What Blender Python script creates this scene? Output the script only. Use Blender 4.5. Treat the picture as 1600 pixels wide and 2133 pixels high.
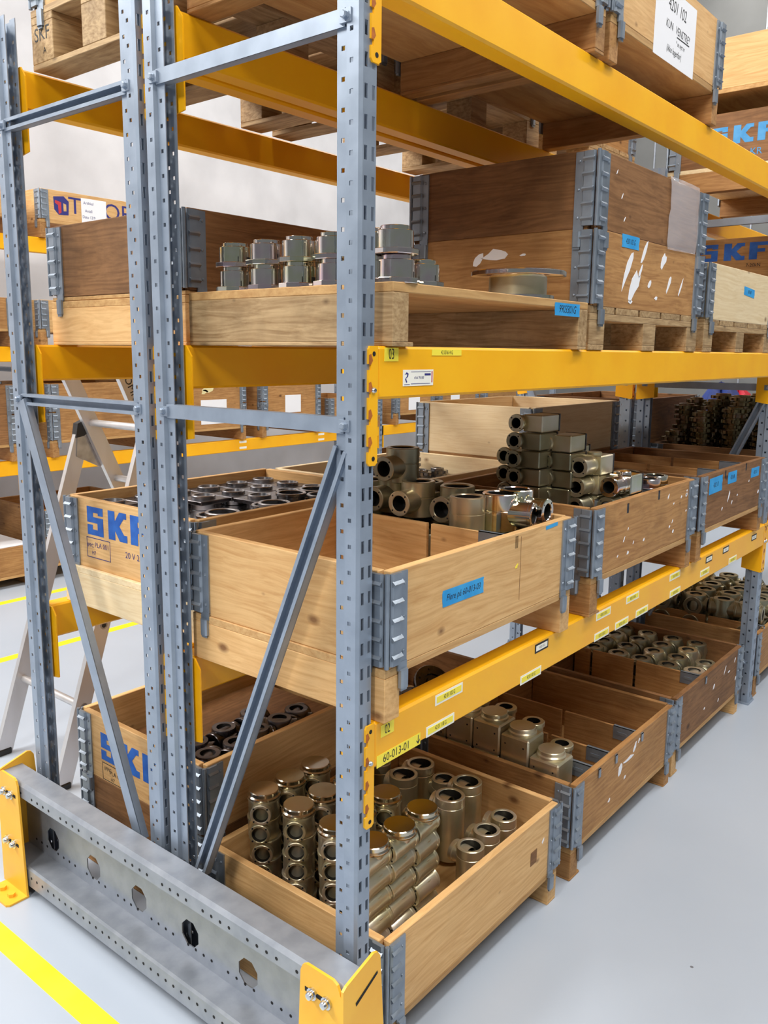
import bpy, bmesh, math, random
from mathutils import Vector, Matrix
R_ = random.Random(7)
S = 0.001                                    # everything below is in millimetres
for o in list(bpy.data.objects): bpy.data.objects.remove(o, do_unlink=True)
scn = bpy.context.scene
COL = scn.collection

# ------------------------------------------------------------------ camera
cam_d = bpy.data.cameras.new('camera'); cam = bpy.data.objects.new('camera', cam_d); COL.objects.link(cam)
yaw, pitch, roll = math.radians(50.54153519), math.radians(9.93571377), math.radians(0.55047629)
fwd = Vector((math.sin(yaw)*math.cos(pitch), math.cos(yaw)*math.cos(pitch), -math.sin(pitch)))
rgt = Vector((math.cos(yaw), -math.sin(yaw), 0)); up = rgt.cross(fwd)
r2 = math.cos(roll)*rgt + math.sin(roll)*up; u2 = -math.sin(roll)*rgt + math.cos(roll)*up
mw = Matrix((r2, u2, -fwd)).transposed().to_4x4(); mw.translation = Vector((-1174.35, -1027.11, 1550.75))*S
cam.matrix_world = mw
cam_d.sensor_fit = 'HORIZONTAL'; cam_d.sensor_width = 36; cam_d.lens = 1777.449/1600*36
cam_d.shift_x = 19.357/1600; cam_d.shift_y = -22.438/1600
cam_d.clip_start = 0.05; cam_d.clip_end = 100
scn.camera = cam

# ------------------------------------------------------------------ world and lamps
wd = bpy.data.worlds.new('hall_light'); scn.world = wd; wd.use_nodes = True
bg = wd.node_tree.nodes['Background']; bg.inputs[0].default_value = (0.86, 0.93, 1.0, 1); bg.inputs[1].default_value = 0.12
scn.view_settings.view_transform = 'Standard'; scn.view_settings.look = 'None'
scn.view_settings.exposure = 0.48; scn.view_settings.gamma = 1.0; scn.view_settings.use_curve_mapping = False
def lamp(name, loc, target, sx, sy, power, col=(1, .97, .92)):
    d = bpy.data.lights.new(name, 'AREA'); d.shape = 'RECTANGLE'; d.size = sx; d.size_y = sy; d.energy = power; d.color = col
    o = bpy.data.objects.new(name, d); COL.objects.link(o); o.location = loc
    o.rotation_euler = (Vector(target)-Vector(loc)).to_track_quat('-Z', 'Y').to_euler()
    return o
lamp('hall_lamp_end', (-5.0, -0.9, 4.9), (0.4, 0.3, 0.9), 0.9, 0.9, 115)
lamp('hall_lamp_aisle', (2.4, -1.75, 6.0), (2.4, -1.6, 0.0), 7.0, 0.4, 150)
lamp('hall_lamp_aisle_far', (8.0, -1.75, 6.0), (8.0, -1.6, 0.0), 5.0, 0.4, 100)
lamp('hall_lamp_near_aisle', (-1.0, -3.6, 6.6), (1.0, -0.5, 0.6), 4.0, 0.5, 150)
lamp('hall_lamp_cross_aisle', (-2.4, 4.55, 5.25), (1.2, 1.4, 1.4), 5.0, 0.35, 330)
lamp('added_wall_fill', (3.0, 3.4, 6.0), (3.6, 5.6, 3.2), 7.0, 0.5, 62)  # unseen fill light, added only to brighten the back wall
lamp('hall_lamp_left_aisle', (-0.5, 2.6, 6.2), (-0.5, 2.6, 0), 5.0, 0.6, 105)
lamp('hall_lamp_back_aisle', (7.0, 2.6, 6.2), (7.0, 2.6, 0), 5.0, 0.6, 120)

# ------------------------------------------------------------------ helpers
class MB:
    """collects shapes (mm) and links them as one mesh object"""
    def __init__(s): s.v = []; s.f = []; s.m = []
    def add(s, vs, fs, mi=0):
        b = len(s.v); s.v += [tuple(p) for p in vs]; s.f += [tuple(b+i for i in q) for q in fs]; s.m += [mi]*len(fs); return s
    def box(s, x0, x1, y0, y1, z0, z1, mi=0):
        return s.add([(x0,y0,z0),(x1,y0,z0),(x1,y1,z0),(x0,y1,z0),(x0,y0,z1),(x1,y0,z1),(x1,y1,z1),(x0,y1,z1)],
                     [(0,3,2,1),(4,5,6,7),(0,1,5,4),(1,2,6,5),(2,3,7,6),(3,0,4,7)], mi)
    def cbox(s, x0, x1, y0, y1, z0, z1, c=2.0, mi=0):
        """box with chamfered edges"""
        X=(x0,x1); Y=(y0,y1); Z=(z0,z1); vs=[]; idx={}
        for i in (0,1):
            for j in (0,1):
                for k in (0,1):
                    sx,sy,sz = (c if i==0 else -c),(c if j==0 else -c),(c if k==0 else -c)
                    for a,p in (('x',(X[i],Y[j]+sy,Z[k]+sz)),('y',(X[i]+sx,Y[j],Z[k]+sz)),('z',(X[i]+sx,Y[j]+sy,Z[k]))):
                        idx[(i,j,k,a)] = len(vs); vs.append(p)
        F=[]
        q=lambda *t:F.append(tuple(idx[x] for x in t))
        q((0,0,0,'x'),(0,0,1,'x'),(0,1,1,'x'),(0,1,0,'x')); q((1,0,0,'x'),(1,1,0,'x'),(1,1,1,'x'),(1,0,1,'x'))
        q((0,0,0,'y'),(1,0,0,'y'),(1,0,1,'y'),(0,0,1,'y')); q((0,1,0,'y'),(0,1,1,'y'),(1,1,1,'y'),(1,1,0,'y'))
        q((0,0,0,'z'),(0,1,0,'z'),(1,1,0,'z'),(1,0,0,'z')); q((0,0,1,'z'),(1,0,1,'z'),(1,1,1,'z'),(0,1,1,'z'))
        for j in (0,1):
            for k in (0,1): q((0,j,k,'y'),(1,j,k,'y'),(1,j,k,'z'),(0,j,k,'z'))
        for i in (0,1):
            for k in (0,1): q((i,0,k,'x'),(i,1,k,'x'),(i,1,k,'z'),(i,0,k,'z'))
        for i in (0,1):
            for j in (0,1): q((i,j,0,'x'),(i,j,1,'x'),(i,j,1,'y'),(i,j,0,'y'))
        for i in (0,1):
            for j in (0,1):
                for k in (0,1): q((i,j,k,'x'),(i,j,k,'y'),(i,j,k,'z'))
        return s.add(vs, F, mi)
    def lathe(s, prof, org=(0,0,0), d=(0,0,1), n=24, mi=0, a0=0.0):
        """prof: list of (r, h) along d; r = 0 closes the end"""
        d = Vector(d).normalized(); t = Vector((1,0,0)) if abs(d.x) < .9 else Vector((0,1,0))
        e1 = d.cross(t).normalized(); e2 = d.cross(e1); o = Vector(org); vs=[]; rows=[]
        for r,h in prof:
            if r <= 1e-6: rows.append([len(vs)]); vs.append(o+d*h)
            else:
                rows.append(list(range(len(vs), len(vs)+n)))
                for i in range(n):
                    a = a0+2*math.pi*i/n; vs.append(o+d*h+e1*(r*math.cos(a))+e2*(r*math.sin(a)))
        F=[]
        for A,B in zip(rows, rows[1:]):
            if len(A)==1 and len(B)==1: continue
            for i in range(n):
                j=(i+1)%n
                if len(A)==1: F.append((A[0],B[i],B[j]))
                elif len(B)==1: F.append((A[i],B[0],A[j]))
                else: F.append((A[i],B[i],B[j],A[j]))
        return s.add(vs,F,mi)
    def cyl(s, p0, p1, r, n=16, mi=0):
        d = Vector(p1)-Vector(p0); L=d.length
        return s.lathe([(0,0),(r,0),(r,L),(0,L)], p0, d, n, mi)
    def prism(s, poly, plane, a, b, mi=0):
        """extrude a 2D polygon; plane 'xy','xz','yz'"""
        mk = {'xy':lambda p,h:(p[0],p[1],h),'xz':lambda p,h:(p[0],h,p[1]),'yz':lambda p,h:(h,p[0],p[1])}[plane]
        n=len(poly); vs=[mk(p,a) for p in poly]+[mk(p,b) for p in poly]
        fs=[tuple(range(n-1,-1,-1)),tuple(range(n,2*n))]+[(i,(i+1)%n,n+(i+1)%n,n+i) for i in range(n)]
        return s.add(vs,fs,mi)
    def bar(s, p0, p1, w, h, upv=(0,0,1), mi=0):
        """square bar between two points, w sideways, h along upv"""
        p0=Vector(p0); p1=Vector(p1); d=(p1-p0).normalized(); sd=d.cross(Vector(upv)).normalized(); uu=sd.cross(d)
        vs=[]
        for p in (p0,p1):
            for a,b in ((-1,-1),(1,-1),(1,1),(-1,1)): vs.append(p+sd*(a*w/2)+uu*(b*h/2))
        return s.add(vs,[(0,1,2,3),(7,6,5,4),(0,4,5,1),(1,5,6,2),(2,6,7,3),(3,7,4,0)],mi)
    def mesh(s, name, mats, smooth=False):
        me = bpy.data.meshes.new(name); me.from_pydata([(x*S,y*S,z*S) for x,y,z in s.v], [], s.f)
        for m in (mats if isinstance(mats,(list,tuple)) else [mats]): me.materials.append(m)
        if any(s.m): me.polygons.foreach_set('material_index', s.m)
        bm=bmesh.new(); bm.from_mesh(me); bmesh.ops.recalc_face_normals(bm, faces=bm.faces); bm.to_mesh(me); bm.free()
        if smooth:
            me.polygons.foreach_set('use_smooth',[True]*len(me.polygons)); me.set_sharp_from_angle(angle=math.radians(38))
        me.update(); return me
MESH = {}
def obj(name, me, parent=None, loc=(0,0,0), rot=(0,0,0)):
    o = bpy.data.objects.new(name, me); COL.objects.link(o)
    if parent: o.parent = parent
    o.location = Vector(loc)*S; o.rotation_euler = rot
    return o
def part(name, mb, mat, parent=None, loc=(0,0,0), rot=(0,0,0), smooth=False):
    return obj(name, mb.mesh(name, mat, smooth), parent, loc, rot)
def cached(key, fn):
    if key not in MESH: MESH[key] = fn()
    return MESH[key]
def tag(o, label, cat, group=None):
    o['label'] = label; o['category'] = cat
    if group: o['group'] = group
    return o
def thing(name, label, cat, loc=(0,0,0), rz=0.0, group=None):
    o = bpy.data.objects.new(name, None); COL.objects.link(o); o.location = Vector(loc)*S; o.rotation_euler = (0,0,rz); o.empty_display_size = .05
    return tag(o, label, cat, group)
def struct(o): o['kind'] = 'structure'; return o
def copy_tree(o, parent=None):
    c = o.copy(); COL.objects.link(c); c.parent = parent
    for ch in list(o.children): copy_tree(ch, c)
    return c

# ------------------------------------------------------------------ materials
def srgb(r,g,b):
    f=lambda c:(c/255/12.92 if c/255<=.04045 else ((c/255+.055)/1.055)**2.4)
    return (f(r),f(g),f(b),1)
def newmat(name):
    m = bpy.data.materials.new(name); m.use_nodes=True; nt=m.node_tree; return m, nt, nt.nodes['Principled BSDF']
def mk(nt, typ, **kw):
    n = nt.nodes.new(typ)
    for k,v in kw.items():
        if k in n.inputs: n.inputs[k].default_value = v
        else: setattr(n,k,v)
    return n
def plain(name, col, rough=.5, metal=0.0, spec=.5):
    m,nt,b = newmat(name); b.inputs['Base Color'].default_value=col; b.inputs['Roughness'].default_value=rough; b.inputs['Metallic'].default_value=metal
    b.inputs['Specular IOR Level'].default_value=spec; return m
def mottled(name, c1, c2, scale, rough=(.4,.5), metal=0.0, detail=4, bump=0.0, stretch=(1,1,1), lo=.35, hi=.65):
    m,nt,b = newmat(name); L=nt.links.new
    tc=mk(nt,'ShaderNodeTexCoord'); mp=mk(nt,'ShaderNodeMapping'); mp.inputs['Scale'].default_value=stretch
    oi=mk(nt,'ShaderNodeObjectInfo'); ml=mk(nt,'ShaderNodeMath',operation='MULTIPLY'); ml.inputs[1].default_value=37.0
    L(oi.outputs['Random'],ml.inputs[0]); L(tc.outputs['Object'],mp.inputs['Vector']); L(ml.outputs[0],mp.inputs['Location'])
    nz=mk(nt,'ShaderNodeTexNoise',Scale=scale,Detail=detail); L(mp.outputs[0],nz.inputs['Vector'])
    cr=mk(nt,'ShaderNodeValToRGB'); cr.color_ramp.elements[0].position=lo; cr.color_ramp.elements[0].color=c1; cr.color_ramp.elements[1].position=hi; cr.color_ramp.elements[1].color=c2
    L(nz.outputs['Fac'],cr.inputs[0]); L(cr.outputs[0],b.inputs['Base Color'])
    mr=mk(nt,'ShaderNodeMapRange'); mr.inputs['To Min'].default_value=rough[0]; mr.inputs['To Max'].default_value=rough[1]; L(nz.outputs['Fac'],mr.inputs[0]); L(mr.outputs[0],b.inputs['Roughness'])
    b.inputs['Metallic'].default_value=metal
    if bump:
        bp=mk(nt,'ShaderNodeBump'); bp.inputs['Strength'].default_value=bump; bp.inputs['Distance'].default_value=.002; L(nz.outputs['Fac'],bp.inputs['Height']); L(bp.outputs[0],b.inputs['Normal'])
    return m
def wood(name, light, dark, knot, stain=.3, rough=.62, grain=1.0):
    """boards run along their own X axis"""
    m,nt,b = newmat(name); L=nt.links.new
    tc=mk(nt,'ShaderNodeTexCoord'); oi=mk(nt,'ShaderNodeObjectInfo')
    sc=mk(nt,'ShaderNodeVectorMath',operation='SCALE'); sc.inputs['Scale'].default_value=23.0
    cx=mk(nt,'ShaderNodeCombineXYZ'); L(oi.outputs['Random'],cx.inputs[0]); L(oi.outputs['Random'],cx.inputs[2]); L(oi.outputs['Random'],cx.inputs[1]); L(cx.outputs[0],sc.inputs[0])
    ad=mk(nt,'ShaderNodeVectorMath',operation='ADD'); L(tc.outputs['Object'],ad.inputs[0]); L(sc.outputs[0],ad.inputs[1])
    # soft long warp of the growth rings
    wm=mk(nt,'ShaderNodeMapping'); wm.inputs['Scale'].default_value=(1.6,3,6); L(ad.outputs[0],wm.inputs['Vector'])
    wn=mk(nt,'ShaderNodeTexNoise',Scale=1.6,Detail=2); L(wm.outputs[0],wn.inputs['Vector'])
    mp=mk(nt,'ShaderNodeMapping'); mp.inputs['Scale'].default_value=(1.0,30,55); L(ad.outputs[0],mp.inputs['Vector'])
    mx=mk(nt,'ShaderNodeVectorMath',operation='ADD'); L(mp.outputs[0],mx.inputs[0])
    ws=mk(nt,'ShaderNodeVectorMath',operation='SCALE'); ws.inputs['Scale'].default_value=3.2; L(wn.outputs['Color'],ws.inputs[0]); L(ws.outputs[0],mx.inputs[1])
    g=mk(nt,'ShaderNodeTexNoise',Scale=2.2*grain,Detail=5,Roughness=.6); L(mx.outputs[0],g.inputs['Vector'])
    cr=mk(nt,'ShaderNodeValToRGB'); e=cr.color_ramp.elements; e[0].position=.3; e[0].color=dark; e[1].position=.62; e[1].color=light
    L(g.outputs['Fac'],cr.inputs[0])
    # knots
    sx_=mk(nt,'ShaderNodeSeparateXYZ'); L(ad.outputs[0],sx_.inputs[0]); kc=mk(nt,'ShaderNodeCombineXYZ'); L(sx_.outputs[0],kc.inputs[0]); L(sx_.outputs[2],kc.inputs[1])
    kp=mk(nt,'ShaderNodeMapping'); kp.inputs['Scale'].default_value=(4.2,6.5,1); L(kc.outputs[0],kp.inputs['Vector'])
    vo=mk(nt,'ShaderNodeTexVoronoi',Scale=1.0); vo.voronoi_dimensions='2D'; vo.inputs['Randomness'].default_value=1.0; L(kp.outputs[0],vo.inputs['Vector'])
    kr=mk(nt,'ShaderNodeValToRGB'); k=kr.color_ramp.elements; k[0].position=.035; k[0].color=(.8,.8,.8,1); k[1].position=.1; k[1].color=(0,0,0,1); sc3=mk(nt,'ShaderNodeSeparateColor'); L(vo.outputs['Color'],sc3.inputs[0]); kd=mk(nt,'ShaderNodeMath',operation='MULTIPLY_ADD'); kd.inputs[1].default_value=.16; L(sc3.outputs[0],kd.inputs[0]); L(vo.outputs['Distance'],kd.inputs[2]); L(kd.outputs[0],kr.inputs[0])
    mk1=mk(nt,'ShaderNodeMix',data_type='RGBA'); L(kr.outputs[0],mk1.inputs[0]); L(cr.outputs[0],mk1.inputs[6]); mk1.inputs[7].default_value=knot
    # stains and wear
    sn=mk(nt,'ShaderNodeTexNoise',Scale=5.0,Detail=6,Roughness=.65); L(ad.outputs[0],sn.inputs['Vector'])
    sr=mk(nt,'ShaderNodeMapRange'); sr.inputs['From Min'].default_value=.48; sr.inputs['From Max'].default_value=.75; sr.inputs['To Max'].default_value=stain; L(sn.outputs['Fac'],sr.inputs[0])
    mk2=mk(nt,'ShaderNodeMix',data_type='RGBA'); L(sr.outputs[0],mk2.inputs[0]); L(mk1.outputs[2],mk2.inputs[6]); mk2.inputs[7].default_value=tuple(c*.38 for c in dark[:3])+(1,)
    # per-board tone
    hv=mk(nt,'ShaderNodeHueSaturation'); vr=mk(nt,'ShaderNodeMapRange'); vr.inputs['To Min'].default_value=.86; vr.inputs['To Max'].default_value=1.1; L(oi.outputs['Random'],vr.inputs[0]); L(vr.outputs[0],hv.inputs['Value']); L(mk2.outputs[2],hv.inputs['Color'])
    L(hv.outputs[0],b.inputs['Base Color']); b.inputs['Roughness'].default_value=rough; b.inputs['Specular IOR Level'].default_value=.3
    bp=mk(nt,'ShaderNodeBump'); bp.inputs['Strength'].default_value=.18; bp.inputs['Distance'].default_value=.001; L(g.outputs['Fac'],bp.inputs['Height']); L(bp.outputs[0],b.inputs['Normal'])
    return m
def zinc(name, c1, c2, c3, rough=(.18,.34), scale=9.0, metal=1.0):
    m,nt,b = newmat(name); L=nt.links.new
    tc=mk(nt,'ShaderNodeTexCoord'); oi=mk(nt,'ShaderNodeObjectInfo'); sc=mk(nt,'ShaderNodeMath',operation='MULTIPLY'); sc.inputs[1].default_value=31.0; L(oi.outputs['Random'],sc.inputs[0])
    mp=mk(nt,'ShaderNodeMapping'); L(tc.outputs['Object'],mp.inputs['Vector']); L(sc.outputs[0],mp.inputs['Location'])
    n=mk(nt,'ShaderNodeTexNoise',Scale=scale,Detail=3); L(mp.outputs[0],n.inputs['Vector'])
    cr=mk(nt,'ShaderNodeValToRGB'); e=cr.color_ramp.elements; e[0].position=.3; e[0].color=c1; e[1].position=.7; e[1].color=c3; em=cr.color_ramp.elements.new(.5); em.color=c2
    L(n.outputs['Fac'],cr.inputs[0]); L(cr.outputs[0],b.inputs['Base Color']); b.inputs['Metallic'].default_value=metal
    mr=mk(nt,'ShaderNodeMapRange'); mr.inputs['To Min'].default_value=rough[0]; mr.inputs['To Max'].default_value=rough[1]; L(n.outputs['Fac'],mr.inputs[0]); L(mr.outputs[0],b.inputs['Roughness'])
    return m
GALV = mottled('galvanised_steel', srgb(146,158,174), srgb(158,170,186), 18, (.36,.46), .5, 4, .0)
GALVD= mottled('galvanised_sheet', srgb(148,154,164), srgb(164,169,178), 22, (.36,.5), .5, 6, .0)
HINGE= mottled('hinge_steel', srgb(138,148,160), srgb(156,166,178), 16, (.36,.48), .7, 4, .0)
CHROME=plain('zinc_bolt', srgb(205,208,212), .22, 1.0)
YEL  = mottled('orange_yellow_paint', srgb(251,178,6), srgb(255,188,16), 7, (.34,.44), 0, 4, .0)
YELG = mottled('guard_yellow_paint', srgb(244,176,44), srgb(252,192,62), 6, (.36,.46), 0, 4, .0)
W_PALE=wood('pale_pine', srgb(244,222,182), srgb(230,202,156), srgb(120,76,44), .08)
W_LIGHT=wood('light_pine', srgb(222,180,124), srgb(200,152,96), srgb(104,62,34), .16)
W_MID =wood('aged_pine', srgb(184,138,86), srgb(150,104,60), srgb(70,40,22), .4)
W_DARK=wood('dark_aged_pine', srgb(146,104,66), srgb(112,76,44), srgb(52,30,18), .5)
W_GREY=wood('weathered_wood', srgb(190,160,118), srgb(142,110,72), srgb(72,48,30), .55)
PLY  = wood('plywood', srgb(206,164,108), srgb(178,132,80), srgb(120,80,48), .25, .6, .6)
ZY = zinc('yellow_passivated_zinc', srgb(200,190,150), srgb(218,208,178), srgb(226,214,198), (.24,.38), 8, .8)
ZC = zinc('polished_zinc_cap', srgb(184,176,152), srgb(196,188,168), srgb(206,196,182), (.13,.2), 8)
ZS = zinc('bright_zinc', srgb(224,226,186), srgb(236,230,218), srgb(230,204,212), (.07,.18), 14)
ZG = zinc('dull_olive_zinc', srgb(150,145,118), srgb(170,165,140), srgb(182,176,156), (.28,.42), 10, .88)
ZD = zinc('shade_dark_zinc', srgb(118,104,72), srgb(140,124,90), srgb(156,128,110), (.2,.36), 16)  # zinc of the toothed discs, their shade put into a darker colour
STEEL=zinc('machined_steel', srgb(120,118,120), srgb(160,160,164), srgb(190,190,196), (.2,.38), 14)
STEELD=zinc('dark_machined_steel', srgb(70,66,68), srgb(98,94,96), srgb(120,116,118), (.2,.36), 12)
ALU = mottled('aluminium', srgb(196,194,194), srgb(214,212,214), 9, (.3,.42), .7, 3, 0, (1,1,.1))
BORE=plain('bore_shade', srgb(34,32,30), .5, .3)  # shade inside the bores, painted as a dark inner surface
BLACK=plain('black_plastic', srgb(24,24,26), .45)
HOLE =plain('dark_hole', srgb(20,19,20), .8)
INK  =plain('black_ink', srgb(28,28,30), .6)
BLUE =mottled('blue_stencil_paint', srgb(28,84,170), srgb(44,104,190), 30, (.6,.7))
BLUEL=mottled('light_blue_stencil_paint', srgb(52,136,196), srgb(78,152,206), 30, (.6,.7))
NAVY =plain('navy_print', srgb(44,44,120), .6); REDP=plain('red_print', srgb(190,50,60), .6)
TAPE =mottled('blue_masking_tape', srgb(34,148,214), srgb(58,164,224), 20, (.55,.65))
PAPER=plain('white_paper', srgb(240,240,244), .7); PAPERC=plain('cream_paper', srgb(226,214,160), .7)
STICK=plain('yellow_sticker', srgb(252,232,70), .5); STICKW=plain('white_sticker', srgb(246,244,232), .5)
RUST =mottled('rusty_scrape', srgb(190,104,30), srgb(150,84,36), 60, (.6,.8))
def plastic_bag():
    m,nt,b=newmat('clear_plastic'); L=nt.links.new
    b.inputs['Base Color'].default_value=srgb(232,228,232); b.inputs['Roughness'].default_value=.18; b.inputs['Alpha'].default_value=.26
    return m
BAG = plastic_bag()

# ------------------------------------------------------------------ lettering
TXT = {}
def _txt(strings):
    tmp=[]
    for s_ in strings:
        cu=bpy.data.curves.new('lettering','FONT'); cu.body=s_; cu.size=1.0; cu.align_x='CENTER'; cu.align_y='CENTER'; cu.resolution_u=3
        o=bpy.data.objects.new('lettering',cu); COL.objects.link(o); tmp.append((s_,o))
    bpy.context.view_layer.update(); dg=bpy.context.evaluated_depsgraph_get()
    for s_,o in tmp: TXT[s_]=bpy.data.meshes.new_from_object(o.evaluated_get(dg))
    for s_,o in tmp: bpy.data.objects.remove(o,do_unlink=True)
_txt(['02','03','60-013-01','42 01 102 G','42 01 118 G','42 01 101 G','42 03 614 G','42 01 150 G','42 02 110 G','Flere på 60-013-03','9903301G','4201102 G','4201 102',
      'KUN   VENSTRE*','* se nytt nr','(ikke lagerfør)','20 KR','20 V 21  7-20','Ravne','7-20kN','7 A 18','T','OR','OMRAD','PLA 001','IPPC','H7','SKF','tlf 66 795 000','BEAM','4202 10','4201 88','A','Artikkel','Antall','Dato 12/9'])
_mat_mesh={}
def write(s_, size, mat, parent, loc, face='F', tilt=0.0, sx=1.0, shear=0.0, name='lettering'):
    key=(s_,mat.name,shear)
    if key not in _mat_mesh:
        me=TXT[s_].copy(); me.materials.clear(); me.materials.append(mat)
        if shear:
            for v in me.vertices: v.co.x += shear*v.co.y
        _mat_mesh[key]=me
    o=obj(name,_mat_mesh[key],parent,loc); o.scale=(size*S*sx,size*S,1)
    base={'F':Matrix.Rotation(math.pi/2,3,'X'),'L':Matrix.Rotation(-math.pi/2,3,'Z')@Matrix.Rotation(math.pi/2,3,'X')}[face]
    o.rotation_euler=(base@Matrix.Rotation(tilt,3,'Z')).to_euler()
    return o
STENCIL={'S':[(0,1),(.9,1),(.9,.72),(.62,.72),(.62,.8),(.34,.8),(.34,.64),(.9,.64),(.9,0),(0,0),(0,.36),(.3,.36),(.3,.2),(.58,.2),(.58,.44),(0,.44)],
 'K':[(0,1),(.36,1),(.36,.66),(.62,1),(.98,1),(.98,.8),(.84,.8),(.6,.52),(.84,.24),(1,.24),(1,0),(.6,0),(.36,.34),(.36,0),(0,0)],
 'F':[(0,1),(1,1),(1,.74),(.84,.74),(.84,.8),(.38,.8),(.38,.62),(.74,.62),(.74,.42),(.38,.42),(.38,0),(0,0)]}
def stencil(chars, h, wch, gap, mat, parent, loc, face='L', tilt=0.0, skip=''):
    """bold painted block letters, a hair proud of the board; loc is the lower left corner"""
    mb=MB(); x=0
    for ch in chars:
        if ch not in skip: mb.prism([(x+px*wch,py*h) for px,py in STENCIL[ch]],'xy',0,.5)
        x+=wch+gap
    o=part('stencil_lettering',mb,mat,parent,loc)
    base={'F':Matrix.Rotation(math.pi/2,3,'X'),'L':Matrix.Rotation(-math.pi/2,3,'Z')@Matrix.Rotation(math.pi/2,3,'X')}[face]
    o.rotation_euler=(base@Matrix.Rotation(tilt,3,'Z')).to_euler(); return o
def patch(name, poly, mat, parent, loc, face='F', th=.6, tilt=0.0, label=None):
    mb=MB().prism(poly,'xy',0,th); o=part(name,mb,mat,parent,loc)
    base={'F':Matrix.Rotation(math.pi/2,3,'X'),'L':Matrix.Rotation(-math.pi/2,3,'Z')@Matrix.Rotation(math.pi/2,3,'X')}[face]
    o.rotation_euler=(base@Matrix.Rotation(tilt,3,'Z')).to_euler()
    if label: o['label']=label
    return o
def rect(w,h,jag=0.0):
    if not jag: return [(-w/2,-h/2),(w/2,-h/2),(w/2,h/2),(-w/2,h/2)]
    P=[(-w/2,-h/2)]; P.append((w/2,-h/2)); n=5
    for i in range(1,n): P.append((w/2+R_.uniform(-jag,jag),-h/2+h*i/n))
    P.append((w/2,h/2)); P.append((-w/2,h/2))
    for i in range(1,n): P.append((-w/2+R_.uniform(-jag,jag),h/2-h*i/n))
    return P
def shred(w,h,tilt=.6):
    n=9; P=[]
    for i in range(n):
        a=2*math.pi*i/n; r=R_.uniform(.55,1.1); P.append((w/2*r*math.cos(a)+tilt*h/2*math.sin(a)*r, h/2*r*math.sin(a)))
    return P

# ------------------------------------------------------------------ the setting
def floor_mat():
    m,nt,b=newmat('grey_epoxy_floor'); L=nt.links.new
    tc=mk(nt,'ShaderNodeTexCoord'); n=mk(nt,'ShaderNodeTexNoise',Scale=.8,Detail=5); L(tc.outputs['Object'],n.inputs['Vector'])
    cr=mk(nt,'ShaderNodeValToRGB'); e=cr.color_ramp.elements; e[0].position=.3; e[0].color=srgb(172,182,196); e[1].position=.7; e[1].color=srgb(184,193,206); L(n.outputs['Fac'],cr.inputs[0])
    v=mk(nt,'ShaderNodeTexVoronoi',Scale=5.0); v.inputs['Randomness'].default_value=1; L(tc.outputs['Object'],v.inputs['Vector'])
    sp=mk(nt,'ShaderNodeMath',operation='LESS_THAN'); sp.inputs[1].default_value=.022; L(v.outputs['Distance'],sp.inputs[0])
    mx=mk(nt,'ShaderNodeMix',data_type='RGBA'); L(sp.outputs[0],mx.inputs[0]); L(cr.outputs[0],mx.inputs[6]); mx.inputs[7].default_value=srgb(120,122,130)
    L(mx.outputs[2],b.inputs['Base Color']); mr=mk(nt,'ShaderNodeMapRange'); mr.inputs['To Min'].default_value=.22; mr.inputs['To Max'].default_value=.38; L(n.outputs['Fac'],mr.inputs[0]); L(mr.outputs[0],b.inputs['Roughness'])
    return m
FLOOR=floor_mat()
WALL=mottled('trowelled_light_wall', srgb(196,196,200), srgb(218,218,222), 1.6, (.7,.8), 0, 6)
CLAD=mottled('dark_grey_cladding', srgb(104,105,104), srgb(114,115,114), 2.0, (.55,.65), 0, 4)
LINE=mottled('yellow_floor_paint', srgb(250,228,30), srgb(255,238,48), 9, (.45,.55))
struct(part('floor',MB().box(-6000,12500,-6000,5700,-60,0),FLOOR))
struct(part('wall_back',MB().box(-6000,9950,5600,5750,0,7000),WALL))
wr=struct(part('wall_right',MB().box(9950,10100,-6000,5750,0,7000),CLAD))
for k in range(9): part('cladding_seam',MB().box(-14,0,-9,9,0,7000),GALVD,wr,(9950,-5200+k*1250,0))
for nm,lab,b in (('floor_line','yellow floor line in front of the galvanised guard rail',(-252,-194,-3000,4300)),
               ('floor_line','yellow floor line just past the ladder feet',(-252,9000,2995,3055)),
               ('floor_line','yellow floor line along the foot of the far rack',(-252,9000,3940,4000))):
    tag(part(nm,MB().box(b[0],b[1],b[2],b[3],0,.8),LINE),lab,'floor line','painted floor lines')

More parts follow.
